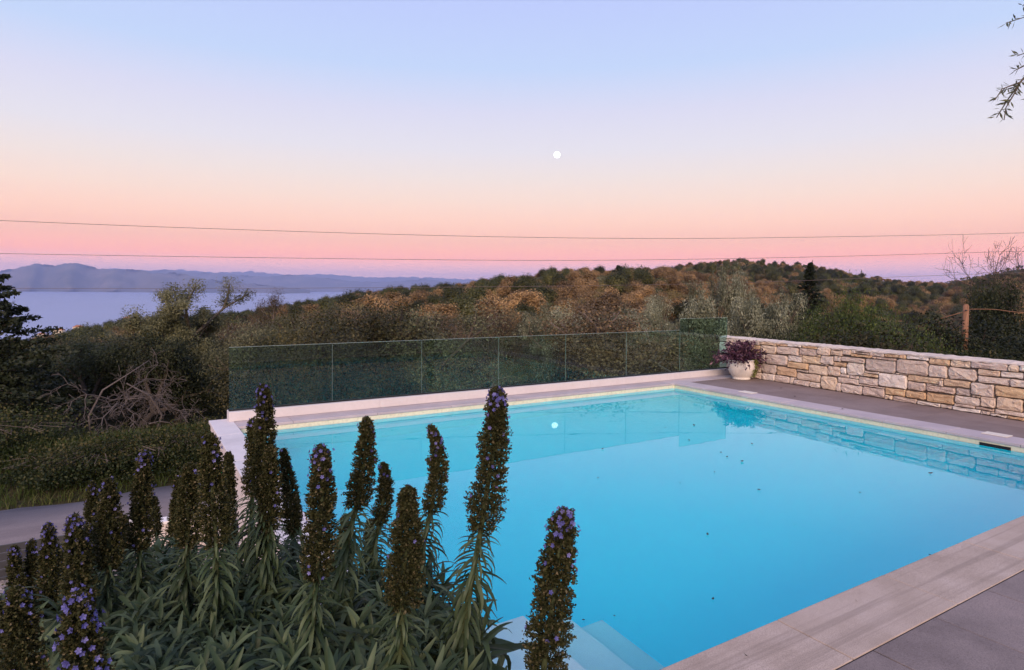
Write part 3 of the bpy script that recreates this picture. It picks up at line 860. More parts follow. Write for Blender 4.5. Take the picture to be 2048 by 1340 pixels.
# hero trees and shrubs
HERO = [('tall_olive', 1, 345, 24, 572, 1.12, 'tall ragged olive tree rising in front of the blue sea', None),
        ('silver_olive', 2, 1468, 30, 552, 1.2, 'tall pale silvery olive tree behind the taller end glass panel', None),
        ('silver_olive', 0, 1390, 26, 604, 1.25, 'rounded silvery olive tree just left of the taller glass panel', None),
        ('silver_olive', 1, 1530, 27, 592, 1.1, 'rounded silvery olive tree between the tall olive and the conifer', None),
        ('silver_olive', 2, 1110, 30, 618, 1.25, 'broad silvery olive tree standing above the middle of the glass', None),
        ('oak_tree', 1, 960, 32, 628, 1.2, 'brown oak standing above the glass with pale forked trunk', None),
        ('silver_olive', 0, 1320, 36, 598, 1.2, 'silvery olive tree behind the right end of the low glass', None),
        ('scrub_tree', 2, 700, 30, 640, 1.3, 'olive-brown scrub tree rising behind the left glass panels', None),
        ('oak_tree', 2, 610, 36, 625, 1.2, 'rust-brown oak rising behind the left end of the glass', None),
        ('silver_olive', 1, 1235, 25, 625, 1.15, 'silvery olive tree seen behind the right half of the glass', None),
        ('oak_tree', 0, 540, 48, 590, .9, 'sparse brown oak standing above the thicket beside the sea view', None),
        ('leafy_shrub', 0, 1690, 21, 604, 1.0, 'fresh green shrub rising behind the stone wall', None),
        ('leafy_shrub', 1, 1765, 20, 632, 1.1, 'low fresh green shrub against the back of the stone wall', None),
        ('evergreen_shrub', 0, 1850, 22.5, 668, 1.3, 'dark evergreen shrub just left of the wooden pole', None),
        ('leafy_shrub', 0, 1878, 18.6, 704, 1.2, 'yellow-green bramble shrub peeping over the wall by the pole', None),
        ('evergreen_shrub', 1, 2000, 19.5, 700, 1.2, 'dark evergreen shrub just right of the wooden pole', None),
        ('holm_oak', 1, 2030, 30, 575, 1.2, 'tall dark holm oak behind the wooden pole', None),
        ('holm_oak', 0, 1935, 44, 572, 1.3, 'dense dark holm oak crowning the slope beyond the pole', None),
        ('evergreen_shrub', 2, 1590, 22, 652, 1.1, 'dark evergreen shrub between the olive and the green shrub', None),
        ('bare_tree', 0, 2040, 50, 488, .9, 'leafless spreading tree against the pink sky', None)]
for kind, var, px, dep, ytop, wide, lab, grp in HERO:
    p = place(px, dep); top = at(px, ytop, dep).z; h = top - p.z + .15
    put_tree(kind, var, p, h, rnd.uniform(0, 6.28), lab, 'shrub' if 'shrub' in kind else 'tree', None, wide, 'olive_tree' if kind in ('tall_olive', 'silver_olive') else None, rmax=2.6 if 'olive' in kind else 2.0 if 'shrub' in kind else 6.5 if kind == 'bare_tree' else 3.0); taken.append((p.x, p.y, 1.8 if dep < 30 else 2.2))


# conifers
def conifer(name, loc, h, rad, label, seed, droop=.25, n=90, dens=70, irregular=.35, card=.13, expo=.75):
    g = np.random.default_rng(seed); mb = MB(); tops = [Vector((.12 * math.sin(k), .1 * math.cos(k * 2), h * k / 8)) for k in range(9)]
    mb.tube(tops, [max(.02, .022 * h * (1 - k / 8.3)) for k in range(9)], 7, False); P = []; Ax = []; T = []
    for k in range(n):
        t_ = .10 + .88 * (k + g.random()) / n; a = k * 2.399 + g.normal(0, .3); Lb = rad * (1 - t_) ** expo * g.uniform(1 - irregular, 1 + irregular) + .04
        b = Vector((0, 0, h * t_)); d = Vector((math.cos(a), math.sin(a), .28 - droop * g.random())); pts = [b]
        tone = g.uniform(.1, .7)
        for s_ in range(4):
            d = d + Vector((0, 0, -droop * .35 if s_ < 2 else droop * .3)); d.normalize(); pts.append(pts[-1] + d * (Lb / 4))
        mb.tube(pts, [.02 * (1 - s_ / 5) + .006 for s_ in range(5)], 4, False)
        m = int(dens * (.3 + Lb / rad)); f = g.uniform(.15, 1.05, m) ** .7 * 4; i_ = np.clip(f.astype(int), 0, 3); fr_ = (f - i_)[:, None]
        PP = np.array([list(q) for q in pts]); q = PP[i_] * (1 - fr_) + PP[i_ + 1] * fr_
        P.append(q + g.normal(0, 1, (m, 3)) * np.array([.15, .15, .09]) * (.15 + .85 * Lb / rad)); Ax.append(unit(np.tile(np.array(list(d)), (m, 1)) + g.normal(0, .7, (m, 3)))); T.append(np.clip(tone + g.normal(0, .2, m), 0, 1))
    P = np.concatenate(P); Ax = np.concatenate(Ax); Lf = g.uniform(.6, 1.4, len(P)) * card
    V_, F_ = leaf_quads(P, Ax, Lf, Lf * .45, g)
    o = thing(name, label, 'tree', (loc[0], loc[1], loc[2] - .2)); link('trunk', mb.mesh('trunk'), M['dark_bark'], o)
    link('crown', npmesh('crown', V_, F_, np.concatenate(T)), M['conifer_leaf'], o); return o


p = place(-45, 19); conifer('cypress_tree', p, at(-45, 500, 19).z - p.z, 3.3, 'dark bushy cypress at the edge of the road bank', 3, .3, 130, 230, .35, .15); taken.append((p.x, p.y, 2.5))
p = place(1619, 42); conifer('cypress_tree', p, at(1619, 514, 42).z - p.z, 2.9, 'dark pointed conifer standing up from the olive scrub', 8, .25, 260, 150, .45, .17, 1.0); taken.append((p.x, p.y, 2.5))
p = place(1236, 150); conifer('cypress_tree', p, at(1236, 528, 150).z - p.z, 3.4, 'dark conifer on the crest of the brown hill', 5, .2, 70, 60, .3, .5)

# fallen tangle of bare grey limbs
g = np.random.default_rng(21); mb = MB(); p = place(245, 18.6)
for k in range(15):
    a = g.uniform(-2.4, 1.2); pos = Vector((g.normal(0, .5), g.normal(0, .3), g.uniform(.5, 1.9))); segs, tips = [], []
    grow(pos, Vector((math.cos(a), math.sin(a) * .6, g.uniform(-.3, .6))).normalized(), g.uniform(.5, 1.0), .028, 1, dict(BARE, lv=4, up=-.07, wig=.26, rmin=.007, side=.5, nk=[3, 3, 3, 3]), g, segs, tips)
    for pts, rads, lvl in segs: mb.tube(pts, rads, 4, False)
mb.tube([(-.9, 0, -.2), (-1.0, 0, 1.0), (-.6, .1, 1.9), (.1, .1, 2.4), (.8, .3, 2.9)], [.045, .04, .032, .022, .014], 6)
mb.tube([(.9, .2, -.2), (1.2, .1, .8), (.8, 0, 1.6), (.1, .1, 2.1)], [.055, .045, .035, .02], 6)
ft = mb.build('dead_tree', M['drift_bark'], None, True, p); ft.scale = (.85, .85, .8); tag(ft, 'dead grey tangle of bare twisted limbs in the dark thicket', 'dead tree'); taken.append((p.x, p.y, 2.0))
pd = place(245, 20.6)

# thicket: single trees, nearest 300
LAB = {'olive_tree': ('grey-green olive tree', 'tree'), 'oak_tree': ('brown twiggy oak', 'tree'), 'scrub_tree': ('olive-brown scrub tree', 'tree'), 'evergreen_shrub': ('dark evergreen shrub', 'shrub'), 'leafy_shrub': ('fresh green leafy shrub', 'shrub'), 'bare_tree': ('leafless grey tree', 'tree'), 'holm_oak': ('dense shade-coloured holm oak', 'tree')}
cand = []
sp = 3.1
for ix in range(-60, 60):
    for iy in range(-10, 60):
        x = ix * sp + rnd.uniform(-1.2, 1.2); y = iy * sp + rnd.uniform(-1.2, 1.2)
        f = x * FH.x + y * FH.y; r_ = x * RH.x + y * RH.y
        if f < 12: continue
        px = 1024 + F_PX * r_ / f
        if px < -150 or px > 2200: continue
        if x < 16 and y < 20.6 + (0.7 if x < 3 else -3.4): continue
        if x < 18.0 and y < 16: continue
        if 270 < px < 440 and f < 25 or 150 < px < 340 and f < 19.5: continue
        if 1850 < px < 2010 and f < 25: continue
        cand.append((math.hypot(x, y), x, y, f, px))
cand.sort(); placed = 0
RIDGE = [(-100, 700), (60, 690), (100, 688), (200, 668), (300, 652), (450, 642), (600, 612), (720, 600), (850, 592), (1000, 590), (1150, 580), (1300, 600), (1360, 640), (1450, 650), (1560, 650), (1600, 650), (1660, 645), (1750, 635), (1900, 590), (2048, 575), (2300, 570)]
far_pts = []
for r_, x, y, f, px in cand:
    if placed >= 262:
        far_pts.append((x, y)); continue
    if any((x - a) ** 2 + (y - b) ** 2 < c * c for a, b, c in taken): continue
    u = rnd.random()
    if px < 440 and r_ < 60: kind = 'evergreen_shrub' if u < .3 else 'holm_oak' if u < .78 else 'scrub_tree' if u < .9 else 'olive_tree'  # darker leaf kinds here take the place of the thicket's shade
    elif px < 330: kind = 'evergreen_shrub' if u < .3 else 'scrub_tree' if u < .8 else 'olive_tree'
    elif px > 1800 and r_ < 60: kind = 'holm_oak' if u < .5 else 'evergreen_shrub' if u < .75 else 'scrub_tree' if u < .9 else 'olive_tree'
    elif px < 1050: kind = 'oak_tree' if u < .42 else 'scrub_tree' if u < .72 else 'olive_tree' if u < .86 else 'bare_tree' if u < .91 else 'evergreen_shrub'
    elif px < 1450: kind = 'olive_tree' if u < .40 else 'oak_tree' if u < .62 else 'scrub_tree' if u < .82 else 'evergreen_shrub' if u < .95 else 'bare_tree'
    else: kind = 'olive_tree' if u < .30 else 'scrub_tree' if u < .62 else 'evergreen_shrub' if u < .82 else 'leafy_shrub' if u < .9 else 'oak_tree'
    shrub = 'shrub' in kind
    h = rnd.uniform(2.0, 3.4) if shrub else rnd.uniform(3.4, 5.2)
    z = gz(x, y); ymin = np.interp(px, [a for a, b in RIDGE], [b for a, b in RIDGE]) + rnd.uniform(0, 25)
    zmax = H_CAM - (ymin - (573 + px * .007)) * f / F_PX
    h = min(h, max(1.6, zmax - z))
    nm, cat = LAB[kind]
    if px < 440 and r_ < 60: where = 'in the dark thicket above the road bank'
    elif px < 1400 and r_ < 60: where = 'in the thicket behind the glass balustrade'
    elif r_ < 60: where = 'in the scrub behind the stone wall'
    else: where = 'on the slope between the thicket and the hill'
    put_tree(kind, rnd.randint(0, 2), (x, y, z), h, rnd.uniform(0, 6.28), nm + ' ' + where, cat, nm + 's ' + where, rnd.uniform(.95, 1.25)); placed += 1
    taken.append((x, y, 1.0))
R_NEAR = max(math.hypot(a, b) for a, b, c in taken[-20:])

# ------------------------------------------------------------------ far wood on the hills: one mass, instanced
pc = bpy.data.collections.new('wood_kinds')
far_cfg = [('far_lit_oak_leaf', dict(lv=2, nk=[5, 4], ang=[(.3, 1.0), (.3, .9)], lr=[.8, .7], L=2.0, r=.16, wig=.14, up=.06, rmin=.02, nl=150, sig=(.40, .40, .34), ll=.21, jit=.3, lw=.7, side=.7)),
           ('far_lit_mixed_leaf', dict(lv=2, nk=[5, 4], ang=[(.3, 1.0), (.3, .9)], lr=[.8, .7], L=1.8, r=.16, wig=.14, up=.04, rmin=.02, nl=160, sig=(.40, .40, .34), ll=.20, jit=.3, lw=.6, side=.7)),
           ('olive_leaf', dict(lv=2, nk=[5, 4], ang=[(.3, 1.0), (.3, .9)], lr=[.8, .7], L=1.7, r=.18, wig=.16, up=.04, rmin=.02, nl=160, sig=(.40, .40, .34), ll=.20, jit=.3, lw=.45, side=.7)),
           ('far_lit_green_leaf', dict(lv=2, nk=[5, 4], ang=[(.2, .8), (.3, .9)], lr=[.75, .7], L=2.1, r=.15, wig=.1, up=.1, rmin=.02, nl=160, sig=(.40, .40, .4), ll=.21, jit=.3, lw=.6, side=.7))]
FAR_H = 0
for k, (leaf, cfg) in enumerate(far_cfg):
    tm, cm = tree_meshes('wood', 300 + k, cfg)
    FAR_H = max(FAR_H, float(np.percentile([q.co.z for q in cm.vertices], 99))); po = bpy.data.objects.new('wood_crown_%d' % k, cm); cm.materials.append(M[leaf]); pc.objects.link(po)
pts = []; rmax = 900
ring = R_NEAR
g = np.random.default_rng(4)
r_ = R_NEAR - 2
while r_ < rmax:
    step = 4.3 + r_ * .0045; r_ += step
    a0_, a1_ = math.radians(-44), math.radians(44); n_ = int((a1_ - a0_) * r_ / step)
    A_ = np.linspace(a0_, a1_, n_) + g.normal(0, .35 * step / r_, n_); Rr = r_ + g.normal(0, step * .35, n_)
    xx = Rr * (np.cos(A_) * FH.x + np.sin(A_) * RH.x); yy = Rr * (np.cos(A_) * FH.y + np.sin(A_) * RH.y)
    pts += list(zip(xx, yy))
pts = np.array(pts); zz = ground_z(pts[:, 0], pts[:, 1])
# drop what the slope hides: keep a tree if it can rise over the land in front of it
R_ = np.hypot(pts[:, 0], pts[:, 1]); vis = np.ones(len(pts), bool)
for fr_ in np.linspace(.12, .94, 24):
    zl = ground_z(pts[:, 0] * fr_, pts[:, 1] * fr_) + np.where(R_ * fr_ > 24, 2.4, 0)
    vis &= (H_CAM + (zz + 6.0 - H_CAM) * fr_) > zl
vis &= zz > SEA_Z + 6
pts = pts[vis]; zz = zz[vis]; R_ = R_[vis]; n = len(pts)
print('far wood instances', n)
me = bpy.data.meshes.new('wood'); me.from_pydata(np.column_stack([pts, zz - .3]).tolist(), [], [])
patch = np.sin(pts[:, 0] * .021 + 1.3) * np.cos(pts[:, 1] * .017) + .5 * np.sin(pts[:, 0] * .06 + pts[:, 1] * .045) + g.normal(0, .8, n)
kd = np.where(patch > .25, 0, np.where(patch > -.35, 1, np.where(patch > -.75, 2, 3)))
kd = np.where(g.random(n) < .06, 3, kd)
sc = g.uniform(.7, 1.5, n) * np.clip(.9 + R_ / 2500, .9, 1.25)
SIL = [(-200, 700), (60, 672), (100, 666), (170, 655), (250, 640), (300, 635), (450, 628), (600, 605), (720, 583), (850, 571), (1000, 553), (1150, 532), (1280, 536), (1400, 525), (1470, 519), (1600, 527), (1700, 546), (1800, 562), (1900, 568), (1960, 553), (2048, 545), (2300, 540)]
ff = pts[:, 0] * FH.x + pts[:, 1] * FH.y; rp = pts[:, 0] * RH.x + pts[:, 1] * RH.y; pxx = 1024 + F_PX * rp / ff
ys_ = np.interp(pxx, [a for a, b in SIL], [b for a, b in SIL]) + g.uniform(-4, 10, n)
sc = np.minimum(sc, np.maximum(.4, (H_CAM - (ys_ - (573 + pxx * .007)) * ff / F_PX - zz + .3) / FAR_H))
for nme, typ, dat in (('kind_id', 'INT', kd.astype(np.int32)), ('size', 'FLOAT', sc.astype(np.float32)), ('turn', 'FLOAT', g.uniform(0, 6.28, n).astype(np.float32))):
    at_ = me.attributes.new(nme, typ, 'POINT'); at_.data.foreach_set('value', dat)
wood = link('woodland', me); tag(wood, 'brown and green woodland covering the far hillsides', 'woodland', kind='stuff')
ng = bpy.data.node_groups.new('scatter', 'GeometryNodeTree')
ng.interface.new_socket('Geometry', in_out='INPUT', socket_type='NodeSocketGeometry'); ng.interface.new_socket('Geometry', in_out='OUTPUT', socket_type='NodeSocketGeometry')
N = ng.nodes; gi = N.new('NodeGroupInput'); go = N.new('NodeGroupOutput'); iop = N.new('GeometryNodeInstanceOnPoints'); ci = N.new('GeometryNodeCollectionInfo')
ci.inputs[0].default_value = pc; ci.inputs['Separate Children'].default_value = True; ci.inputs['Reset Children'].default_value = True


def nattr(nm, ty):
    q = N.new('GeometryNodeInputNamedAttribute'); q.data_type = ty; q.inputs[0].default_value = nm; return q.outputs[0]


cx = N.new('ShaderNodeCombineXYZ'); ng.links.new(nattr('turn', 'FLOAT'), cx.inputs[2]); e2r = N.new('FunctionNodeEulerToRotation'); ng.links.new(cx.outputs[0], e2r.inputs[0])
ng.links.new(gi.outputs[0], iop.inputs['Points']); ng.links.new(ci.outputs[0], iop.inputs['Instance']); iop.inputs['Pick Instance'].default_value = True
ng.links.new(nattr('kind_id', 'INT'), iop.inputs['Instance Index']); ng.links.new(nattr('size', 'FLOAT'), iop.inputs['Scale']); ng.links.new(e2r.outputs[0], iop.inputs['Rotation'])
ng.links.new(iop.outputs[0], go.inputs[0])
md = wood.modifiers.new('scatter', 'NODES'); md.node_group = ng

# ------------------------------------------------------------------ urn with purple plant
up_ = Vector((13.13, 10.42, 0.0))
urn = thing('urn', 'round whitewashed clay urn at the corner of the deck', 'urn', up_)
mb = MB(); mb.lathe([(.001, .0), (.20, .0), (.215, .012), (.215, .035), (.20, .045), (.235, .085), (.285, .16), (.322, .25), (.332, .32), (.322, .39), (.297, .44), (.290, .455), (.305, .465), (.312, .485), (.303, .50), (.285, .50), (.272, .47), (.26, .40)], 48)
mb.build('urn_body', M['urn_clay'], urn, True)
mb = MB(); mb.lathe([(.001, .425), (.27, .43)], 24); mb.build('soil', M['soil'], urn)
pp = thing('purple_plant', 'bushy dark purple trailing plant growing in the white urn', 'plant', up_ + Vector((0, 0, .43)))
g = np.random.default_rng(11); mb = MB(); P = []; A_ = []; T = []; P2 = []; A2 = []
for k in range(190):
    a = g.uniform(0, 6.283); out = g.uniform(.05, .80); hgt = g.uniform(.14, .58) * (1 - (out / 1.0) ** 2) ; end = Vector((math.cos(a) * out, math.sin(a) * out, hgt))
    if out > .5: end.z -= g.uniform(0, .22)
    if end.x > .34: end.x = .34 - g.uniform(0, .1)
    mid = Vector((end.x * .45, end.y * .45, max(end.z, .1) * .8 + .12)); pts_ = []
    st = Vector((math.cos(a) * .12, math.sin(a) * .12, -.02))
    for s_ in range(6):
        t_ = s_ / 5; pts_.append(st * (1 - t_) ** 2 + mid * 2 * t_ * (1 - t_) + end * t_ ** 2)
    mb.tube(pts_, .004, 4, False); PP = np.array([list(q) for q in pts_]); m = 17
    f = g.uniform(1.2, 4.999, m); i_ = f.astype(int); fr_ = (f - i_)[:, None]
    green = (k % 15 == 0)
    q = PP[i_] * (1 - fr_) + PP[np.minimum(i_ + 1, 5)] * fr_ + g.normal(0, .022, (m, 3))
    ax = unit(PP[np.minimum(i_ + 1, 5)] - PP[i_] + g.normal(0, .06, (m, 3)))
    P.append(q); A_.append(ax); T.append(np.clip(g.uniform(.1, .6) + g.normal(0, .25, m), 0, 1))
P = np.concatenate(P); A_ = np.concatenate(A_); L_ = g.uniform(.06, .11, len(P)); V_, F_ = leaf_quads(P, A_, L_, L_ * .42, g)
mb.build('stems', M['purple_leaf'], pp, kind='stuff'); link('leaves', npmesh('leaves', V_, F_, np.concatenate(T)), M['purple_leaf'], pp, kind='stuff')
# yellow-green trailing stems over the rim, on the side towards the wall
n = 420; a = g.normal(-.95, .22, n); z = g.uniform(-.36, .12, n); rr_ = .33 + .03 * g.normal(size=n) - np.clip(-z - .2, 0, 1) * .25
P = np.stack([rr_ * np.cos(a), rr_ * np.sin(a), z], -1); A_ = unit(g.normal(0, .5, (n, 3)) + np.array([0, 0, -1])); L_ = g.uniform(.03, .06, n)
V_, F_ = leaf_quads(P, A_, L_, L_ * .5, g)
tp = link('trailing_plant', npmesh('trailing_plant', V_, F_, g.uniform(0, 1, n)), M['trailing_leaf'], None, up_ + Vector((0, 0, .43)))
tag(tp, 'yellow-green creeper trailing down the side of the urn', 'plant')

# ------------------------------------------------------------------ road verge, gate, boundary
g = np.random.default_rng(31)


def blades(n, xy, hmin, hmax, wd, g, lean=.5):
    x, y = xy; z = ground_z(x, y); h = g.uniform(hmin, hmax, n); a = g.uniform(0, 6.283, n); le = g.uniform(.1, lean, n) * h
    B = np.stack([np.cos(a), np.sin(a), np.zeros(n)], -1) * (wd * g.uniform(.6, 1.4, n))[:, None]; b = g.uniform(0, 6.283, n); Ld = np.stack([np.cos(b) * le, np.sin(b) * le, np.zeros(n)], -1)
    P = np.stack([x, y, z - .03], -1); Zv = np.array([0, 0, 1.]) * h[:, None]
    V_ = np.stack([P - B, P + B, P + B * .6 + Zv * .6 + Ld * .35, P - B * .6 + Zv * .6 + Ld * .35, P + Zv + Ld], 1).reshape(-1, 3)
    o = np.arange(n)[:, None] * 5
    return V_, np.concatenate([o + np.array([[0, 1, 2, 3]]), o + np.array([[3, 2, 4, 4]])])


n = 26000; x = g.uniform(-13, 6, n); y = 17.0 + 6.5 * g.random(n) ** 1.25
V_, F_ = blades(n, (x, y), .12, .42, .012, g, .7)
F4 = F_[:n]; F3 = F_[n:, :3]
me = bpy.data.meshes.new('verge_grass'); me.from_pydata(V_.tolist(), [], F4.tolist() + F3.tolist()); me.update()
tt = np.clip(g.uniform(0, 1, n) * .6 + .3 * (np.sin(x * 1.1) * np.cos(y * 1.7)) + .1, 0, 1); a_ = me.attributes.new('tint', 'FLOAT', 'FACE'); a_.data.foreach_set('value', np.concatenate([tt, tt]).astype(np.float32))
tag(link('verge_grass', me, M['grass_blade']), 'long green grass on the bank above the road', 'grass', kind='stuff')
# bramble mounds on the bank
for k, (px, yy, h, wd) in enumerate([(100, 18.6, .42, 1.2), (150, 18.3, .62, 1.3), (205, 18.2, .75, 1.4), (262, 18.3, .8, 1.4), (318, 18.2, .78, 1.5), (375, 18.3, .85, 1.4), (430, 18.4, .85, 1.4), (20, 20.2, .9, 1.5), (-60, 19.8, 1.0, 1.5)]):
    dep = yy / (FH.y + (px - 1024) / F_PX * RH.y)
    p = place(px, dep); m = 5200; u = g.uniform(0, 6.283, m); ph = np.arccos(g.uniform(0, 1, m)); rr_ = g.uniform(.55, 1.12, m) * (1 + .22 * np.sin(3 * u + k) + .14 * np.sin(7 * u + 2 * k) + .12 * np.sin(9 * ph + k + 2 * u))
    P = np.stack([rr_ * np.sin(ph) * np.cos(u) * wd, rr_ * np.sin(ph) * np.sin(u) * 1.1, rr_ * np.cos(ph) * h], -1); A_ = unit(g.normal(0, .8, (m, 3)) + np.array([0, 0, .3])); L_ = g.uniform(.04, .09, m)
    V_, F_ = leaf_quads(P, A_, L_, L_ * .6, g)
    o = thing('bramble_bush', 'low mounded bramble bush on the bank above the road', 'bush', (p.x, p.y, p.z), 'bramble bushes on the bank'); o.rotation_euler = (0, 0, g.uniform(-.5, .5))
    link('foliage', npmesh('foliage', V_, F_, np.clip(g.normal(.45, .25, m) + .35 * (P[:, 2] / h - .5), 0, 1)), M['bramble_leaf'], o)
    mb = MB()
    for q in range(26):
        a = g.uniform(0, 6.283); l_ = g.uniform(.6, 1.0); mb.tube([(0, 0, 0), (math.cos(a) * wd * .45 * l_, math.sin(a) * .5 * l_, h * .75), (math.cos(a) * wd * .95 * l_, math.sin(a) * 1.05 * l_, h * .72 * l_)], .004, 4, False)
    mb.build('canes', M['grey_bark'], o)

# slatted metal gate by the road
GY = 12.75
pa = on_y(-40, 1090, GY); pb = on_y(252, 1061, GY); GT = on_y(60, 1081, GY).z
gate = thing('slatted_gate', 'low dark grey gate of wide horizontal metal slats', 'gate', (pa.x, GY, GT - .66)); LG = pb.x - pa.x - .12
for k in range(5):
    MB().box(0, LG, -.015, .015, .02 + k * .130, .02 + k * .130 + .118).build('slat', M['dark_metal'], gate, bevel=.004)
for xx in (.0, LG * .5, LG - .05):
    MB().box(xx, xx + .05, .016, .05, 0, .66).build('gate_post', M['render_white'], gate)
# gate pier in stone
pier = thing('gate_pier', 'short pale stone pier at the end of the slatted gate', 'pier', (pb.x - .02, GY - .2, GT - .72))
MB().box(.02, .30, .02, .36, 0, .70).build('pier_core', M['wall_core'], pier)
z = .0
while z < .70:
    h_ = rnd.uniform(.07, .13); xx = 0
    for a, b in ((0, .32 * rnd.uniform(.4, .6)), (None, .32)):
        a = xx if a is None else a
        so = link('stone', stone_mesh(b - a - .008, h_ - .008), M['wall_stone'], pier, (a + .004, 0, z)); so.color = (.60, .52, .42, .05); xx = b
    z += h_
MB().box(-.03, .35, -.03, .41, z + .001, z + .05).build('pier_cap', M['wall_cap'], pier, bevel=.008)
# rendered boundary wall between pier and pool
bw = thing('boundary_wall', 'low white rendered boundary wall between the gate pier and the pool', 'wall', (pb.x + .36, GY - .1, GT - .72))
Lb = 1.13 - (pb.x + .36) + 1.2
MB().box(0, Lb, 0, .22, -.3, .66).build('wall_body', M['render_pink'], bw); MB().box(-.02, Lb, -.03, .25, .661, .71).build('wall_cap', M['render_white'], bw, bevel=.008)
# driveway gravel in front of the gate and planted bank below the camera
n = 44; V = []; Fs = []
def bank_z(x, y):
    b = np.interp(y, [-6, 0, 1.8, 3.5, 5.5, 8, 10.5, 12.6, 13.6], [.7, .75, .65, .1, -.7, -1.6, -2.2, -2.52, -2.6])
    return b + .06 * math.sin(x * 2.3 + y) * math.cos(y * 1.9)
for i in range(n + 1):
    for j in range(n + 1):
        x = -14 + 15.12 * i / n; y = -6 + 19.3 * j / n; V.append((x, y, bank_z(x, y)))
Fs = [(i * (n + 1) + j, (i + 1) * (n + 1) + j, (i + 1) * (n + 1) + j + 1, i * (n + 1) + j + 1) for i in range(n) for j in range(n)]
tag(link('gravel_bank', pymesh('gravel_bank', V, Fs, True), M['gravel']), kind='structure')
n = 9000; x = g.uniform(-8, 1.0, n); y = g.uniform(1.0, 10.4, n)
keepm = (np.sin(x * 1.7 + 2) * np.cos(y * 1.3) + .4 * np.sin(x * 4 + y * 3)) > -.15
x, y = x[keepm], y[keepm]; n = len(x)
z = np.array([bank_z(a, b) for a, b in zip(x, y)]); _gz = ground_z; ground_z = lambda a, b: z
V_, F_ = blades(n, (x, y), .08, .30, .009, g, .7); ground_z = _gz
me = bpy.data.meshes.new('bank_plants'); me.from_pydata(V_.tolist(), [], F_[:n].tolist() + F_[n:, :3].tolist()); me.update()
a_ = me.attributes.new('tint', 'FLOAT', 'FACE'); a_.data.foreach_set('value', g.uniform(0, .7, 2 * n).astype(np.float32))
tag(link('bank_grass', me, M['grass_blade']), 'low grass on the gravel bank below the flowers', 'grass', kind='stuff')

# ------------------------------------------------------------------ pole, wires
dep = 21; p = place(1929, dep); top = at(1932, 611, dep)
pole = thing('utility_pole', 'short reddish wooden utility pole behind the stone wall', 'pole', p)
t_ = top - p
MB().tube([(t_.x * k / 6 - t_.x * .0, t_.y * k / 6, t_.z * k / 6 - (.3 if k == 0 else 0)) for k in range(7)], [.11 - .004 * k for k in range(7)], 14).build('pole_shaft', M['pole_wood'], pole, True)
MB().tube([t_ + Vector((0, 0, -.02)), t_ + Vector((0, 0, .04))], [.082, .06], 14).build('pole_cap', M['pole_wood'], pole)
MB().tube([t_ + Vector((-.14, -.05, -.16)), t_ + Vector((.16, -.05, -.16))], .02, 8).build('bolt', M['dark_metal'], pole)


def wire(name, pts, rad, label, mat='cable', sub=8):
    P = [Vector(q) for q in pts]; out = []
    for i in range(len(P) - 1):
        p0, p1, p2, p3 = P[max(i - 1, 0)], P[i], P[i + 1], P[min(i + 2, len(P) - 1)]
        for k in range(sub):
            t_ = k / sub; out.append(.5 * ((2 * p1) + (p2 - p0) * t_ + (2 * p0 - 5 * p1 + 4 * p2 - p3) * t_ ** 2 + (3 * p1 - p0 - 3 * p2 + p3) * t_ ** 3))
    out.append(P[-1]); c = out[len(out) // 2]
    tag(MB().tube([q - c for q in out], rad, 6).build(name, M[mat], None, True, c), label, 'cable')


DW = lambda px: 31 + (px - 1024) * .004
wire('overhead_cable', [at(x, y, DW(x)) for x, y in ((-900, 405), (-300, 429), (0, 441), (400, 456.5), (920, 472), (1330, 477), (1700, 473), (2048, 465.5), (2500, 449), (3000, 425))], .011, 'highest overhead cable crossing the sky below the moon')
wire('overhead_cable', [at(x, y, DW(x)) for x, y in ((-900, 488), (-300, 501), (0, 507), (500, 515), (1000, 520.5), (1300, 519.5), (1620, 514), (1950, 505), (2300, 494), (3000, 468))], .0105, 'middle overhead cable just above the wooded hilltops')
wire('overhead_cable', [at(x, y, DW(x)) for x, y in ((-900, 570), (-300, 575), (0, 576.5), (400, 577), (800, 575), (1200, 571), (1500, 565), (1800, 553.5), (2048, 545), (2500, 527), (3000, 505))], .008, 'lowest overhead cable running along the sea horizon')
wire('service_cable', [p + t_ + Vector((0, -.1, -.16)), at(1868, 641, 21.5), at(1830, 656, 22), at(1788, 668.5, 22.6), at(1740, 676, 23.5)], .014, 'service cable sagging away from the wooden pole into the scrub', 'pole_wood')
wire('service_cable', [p + t_ + Vector((0, -.1, -.12)), at(1990, 619, 21), at(2060, 626, 21), at(2300, 636, 21)], .010, 'service cable leaving the wooden pole towards the bare tree', 'pole_wood')


# ------------------------------------------------------------------ far houses
def house(px, py, dep, wd, label, rz=0., floors=1):
    c = at(px, py, dep); hh = 3.0 * floors; b = thing('house', label, 'house', (c.x, c.y, c.z - hh), 'far houses among the trees', rz - YAW)
    d_ = wd * .75
    MB().box(-wd / 2, wd / 2, -d_ / 2, d_ / 2, -4, hh).build('walls', M['house_wall'], b)
    mb = MB(); e = .5; mb.V = [(-wd / 2 - e, -d_ / 2 - e, hh + .002), (wd / 2 + e, -d_ / 2 - e, hh + .002), (wd / 2 + e, d_ / 2 + e, hh + .002), (-wd / 2 - e, d_ / 2 + e, hh + .002), (-wd / 4, 0, hh + wd * .22), (wd / 4, 0, hh + wd * .22)]
    mb.F = [(0, 1, 5, 4), (1, 2, 5), (2, 3, 4, 5), (3, 0, 4), (3, 2, 1, 0)]; mb.build('roof', M['terracotta_roof'], b)
    for f in range(floors):
        for xx in (-.28, .05, .32): MB().box(wd * xx - .5, wd * xx + .5, -d_ / 2 - .05, -d_ / 2 - .002, 3 * f + .9, 3 * f + 2.2).build('window', M['window_dark'], b)


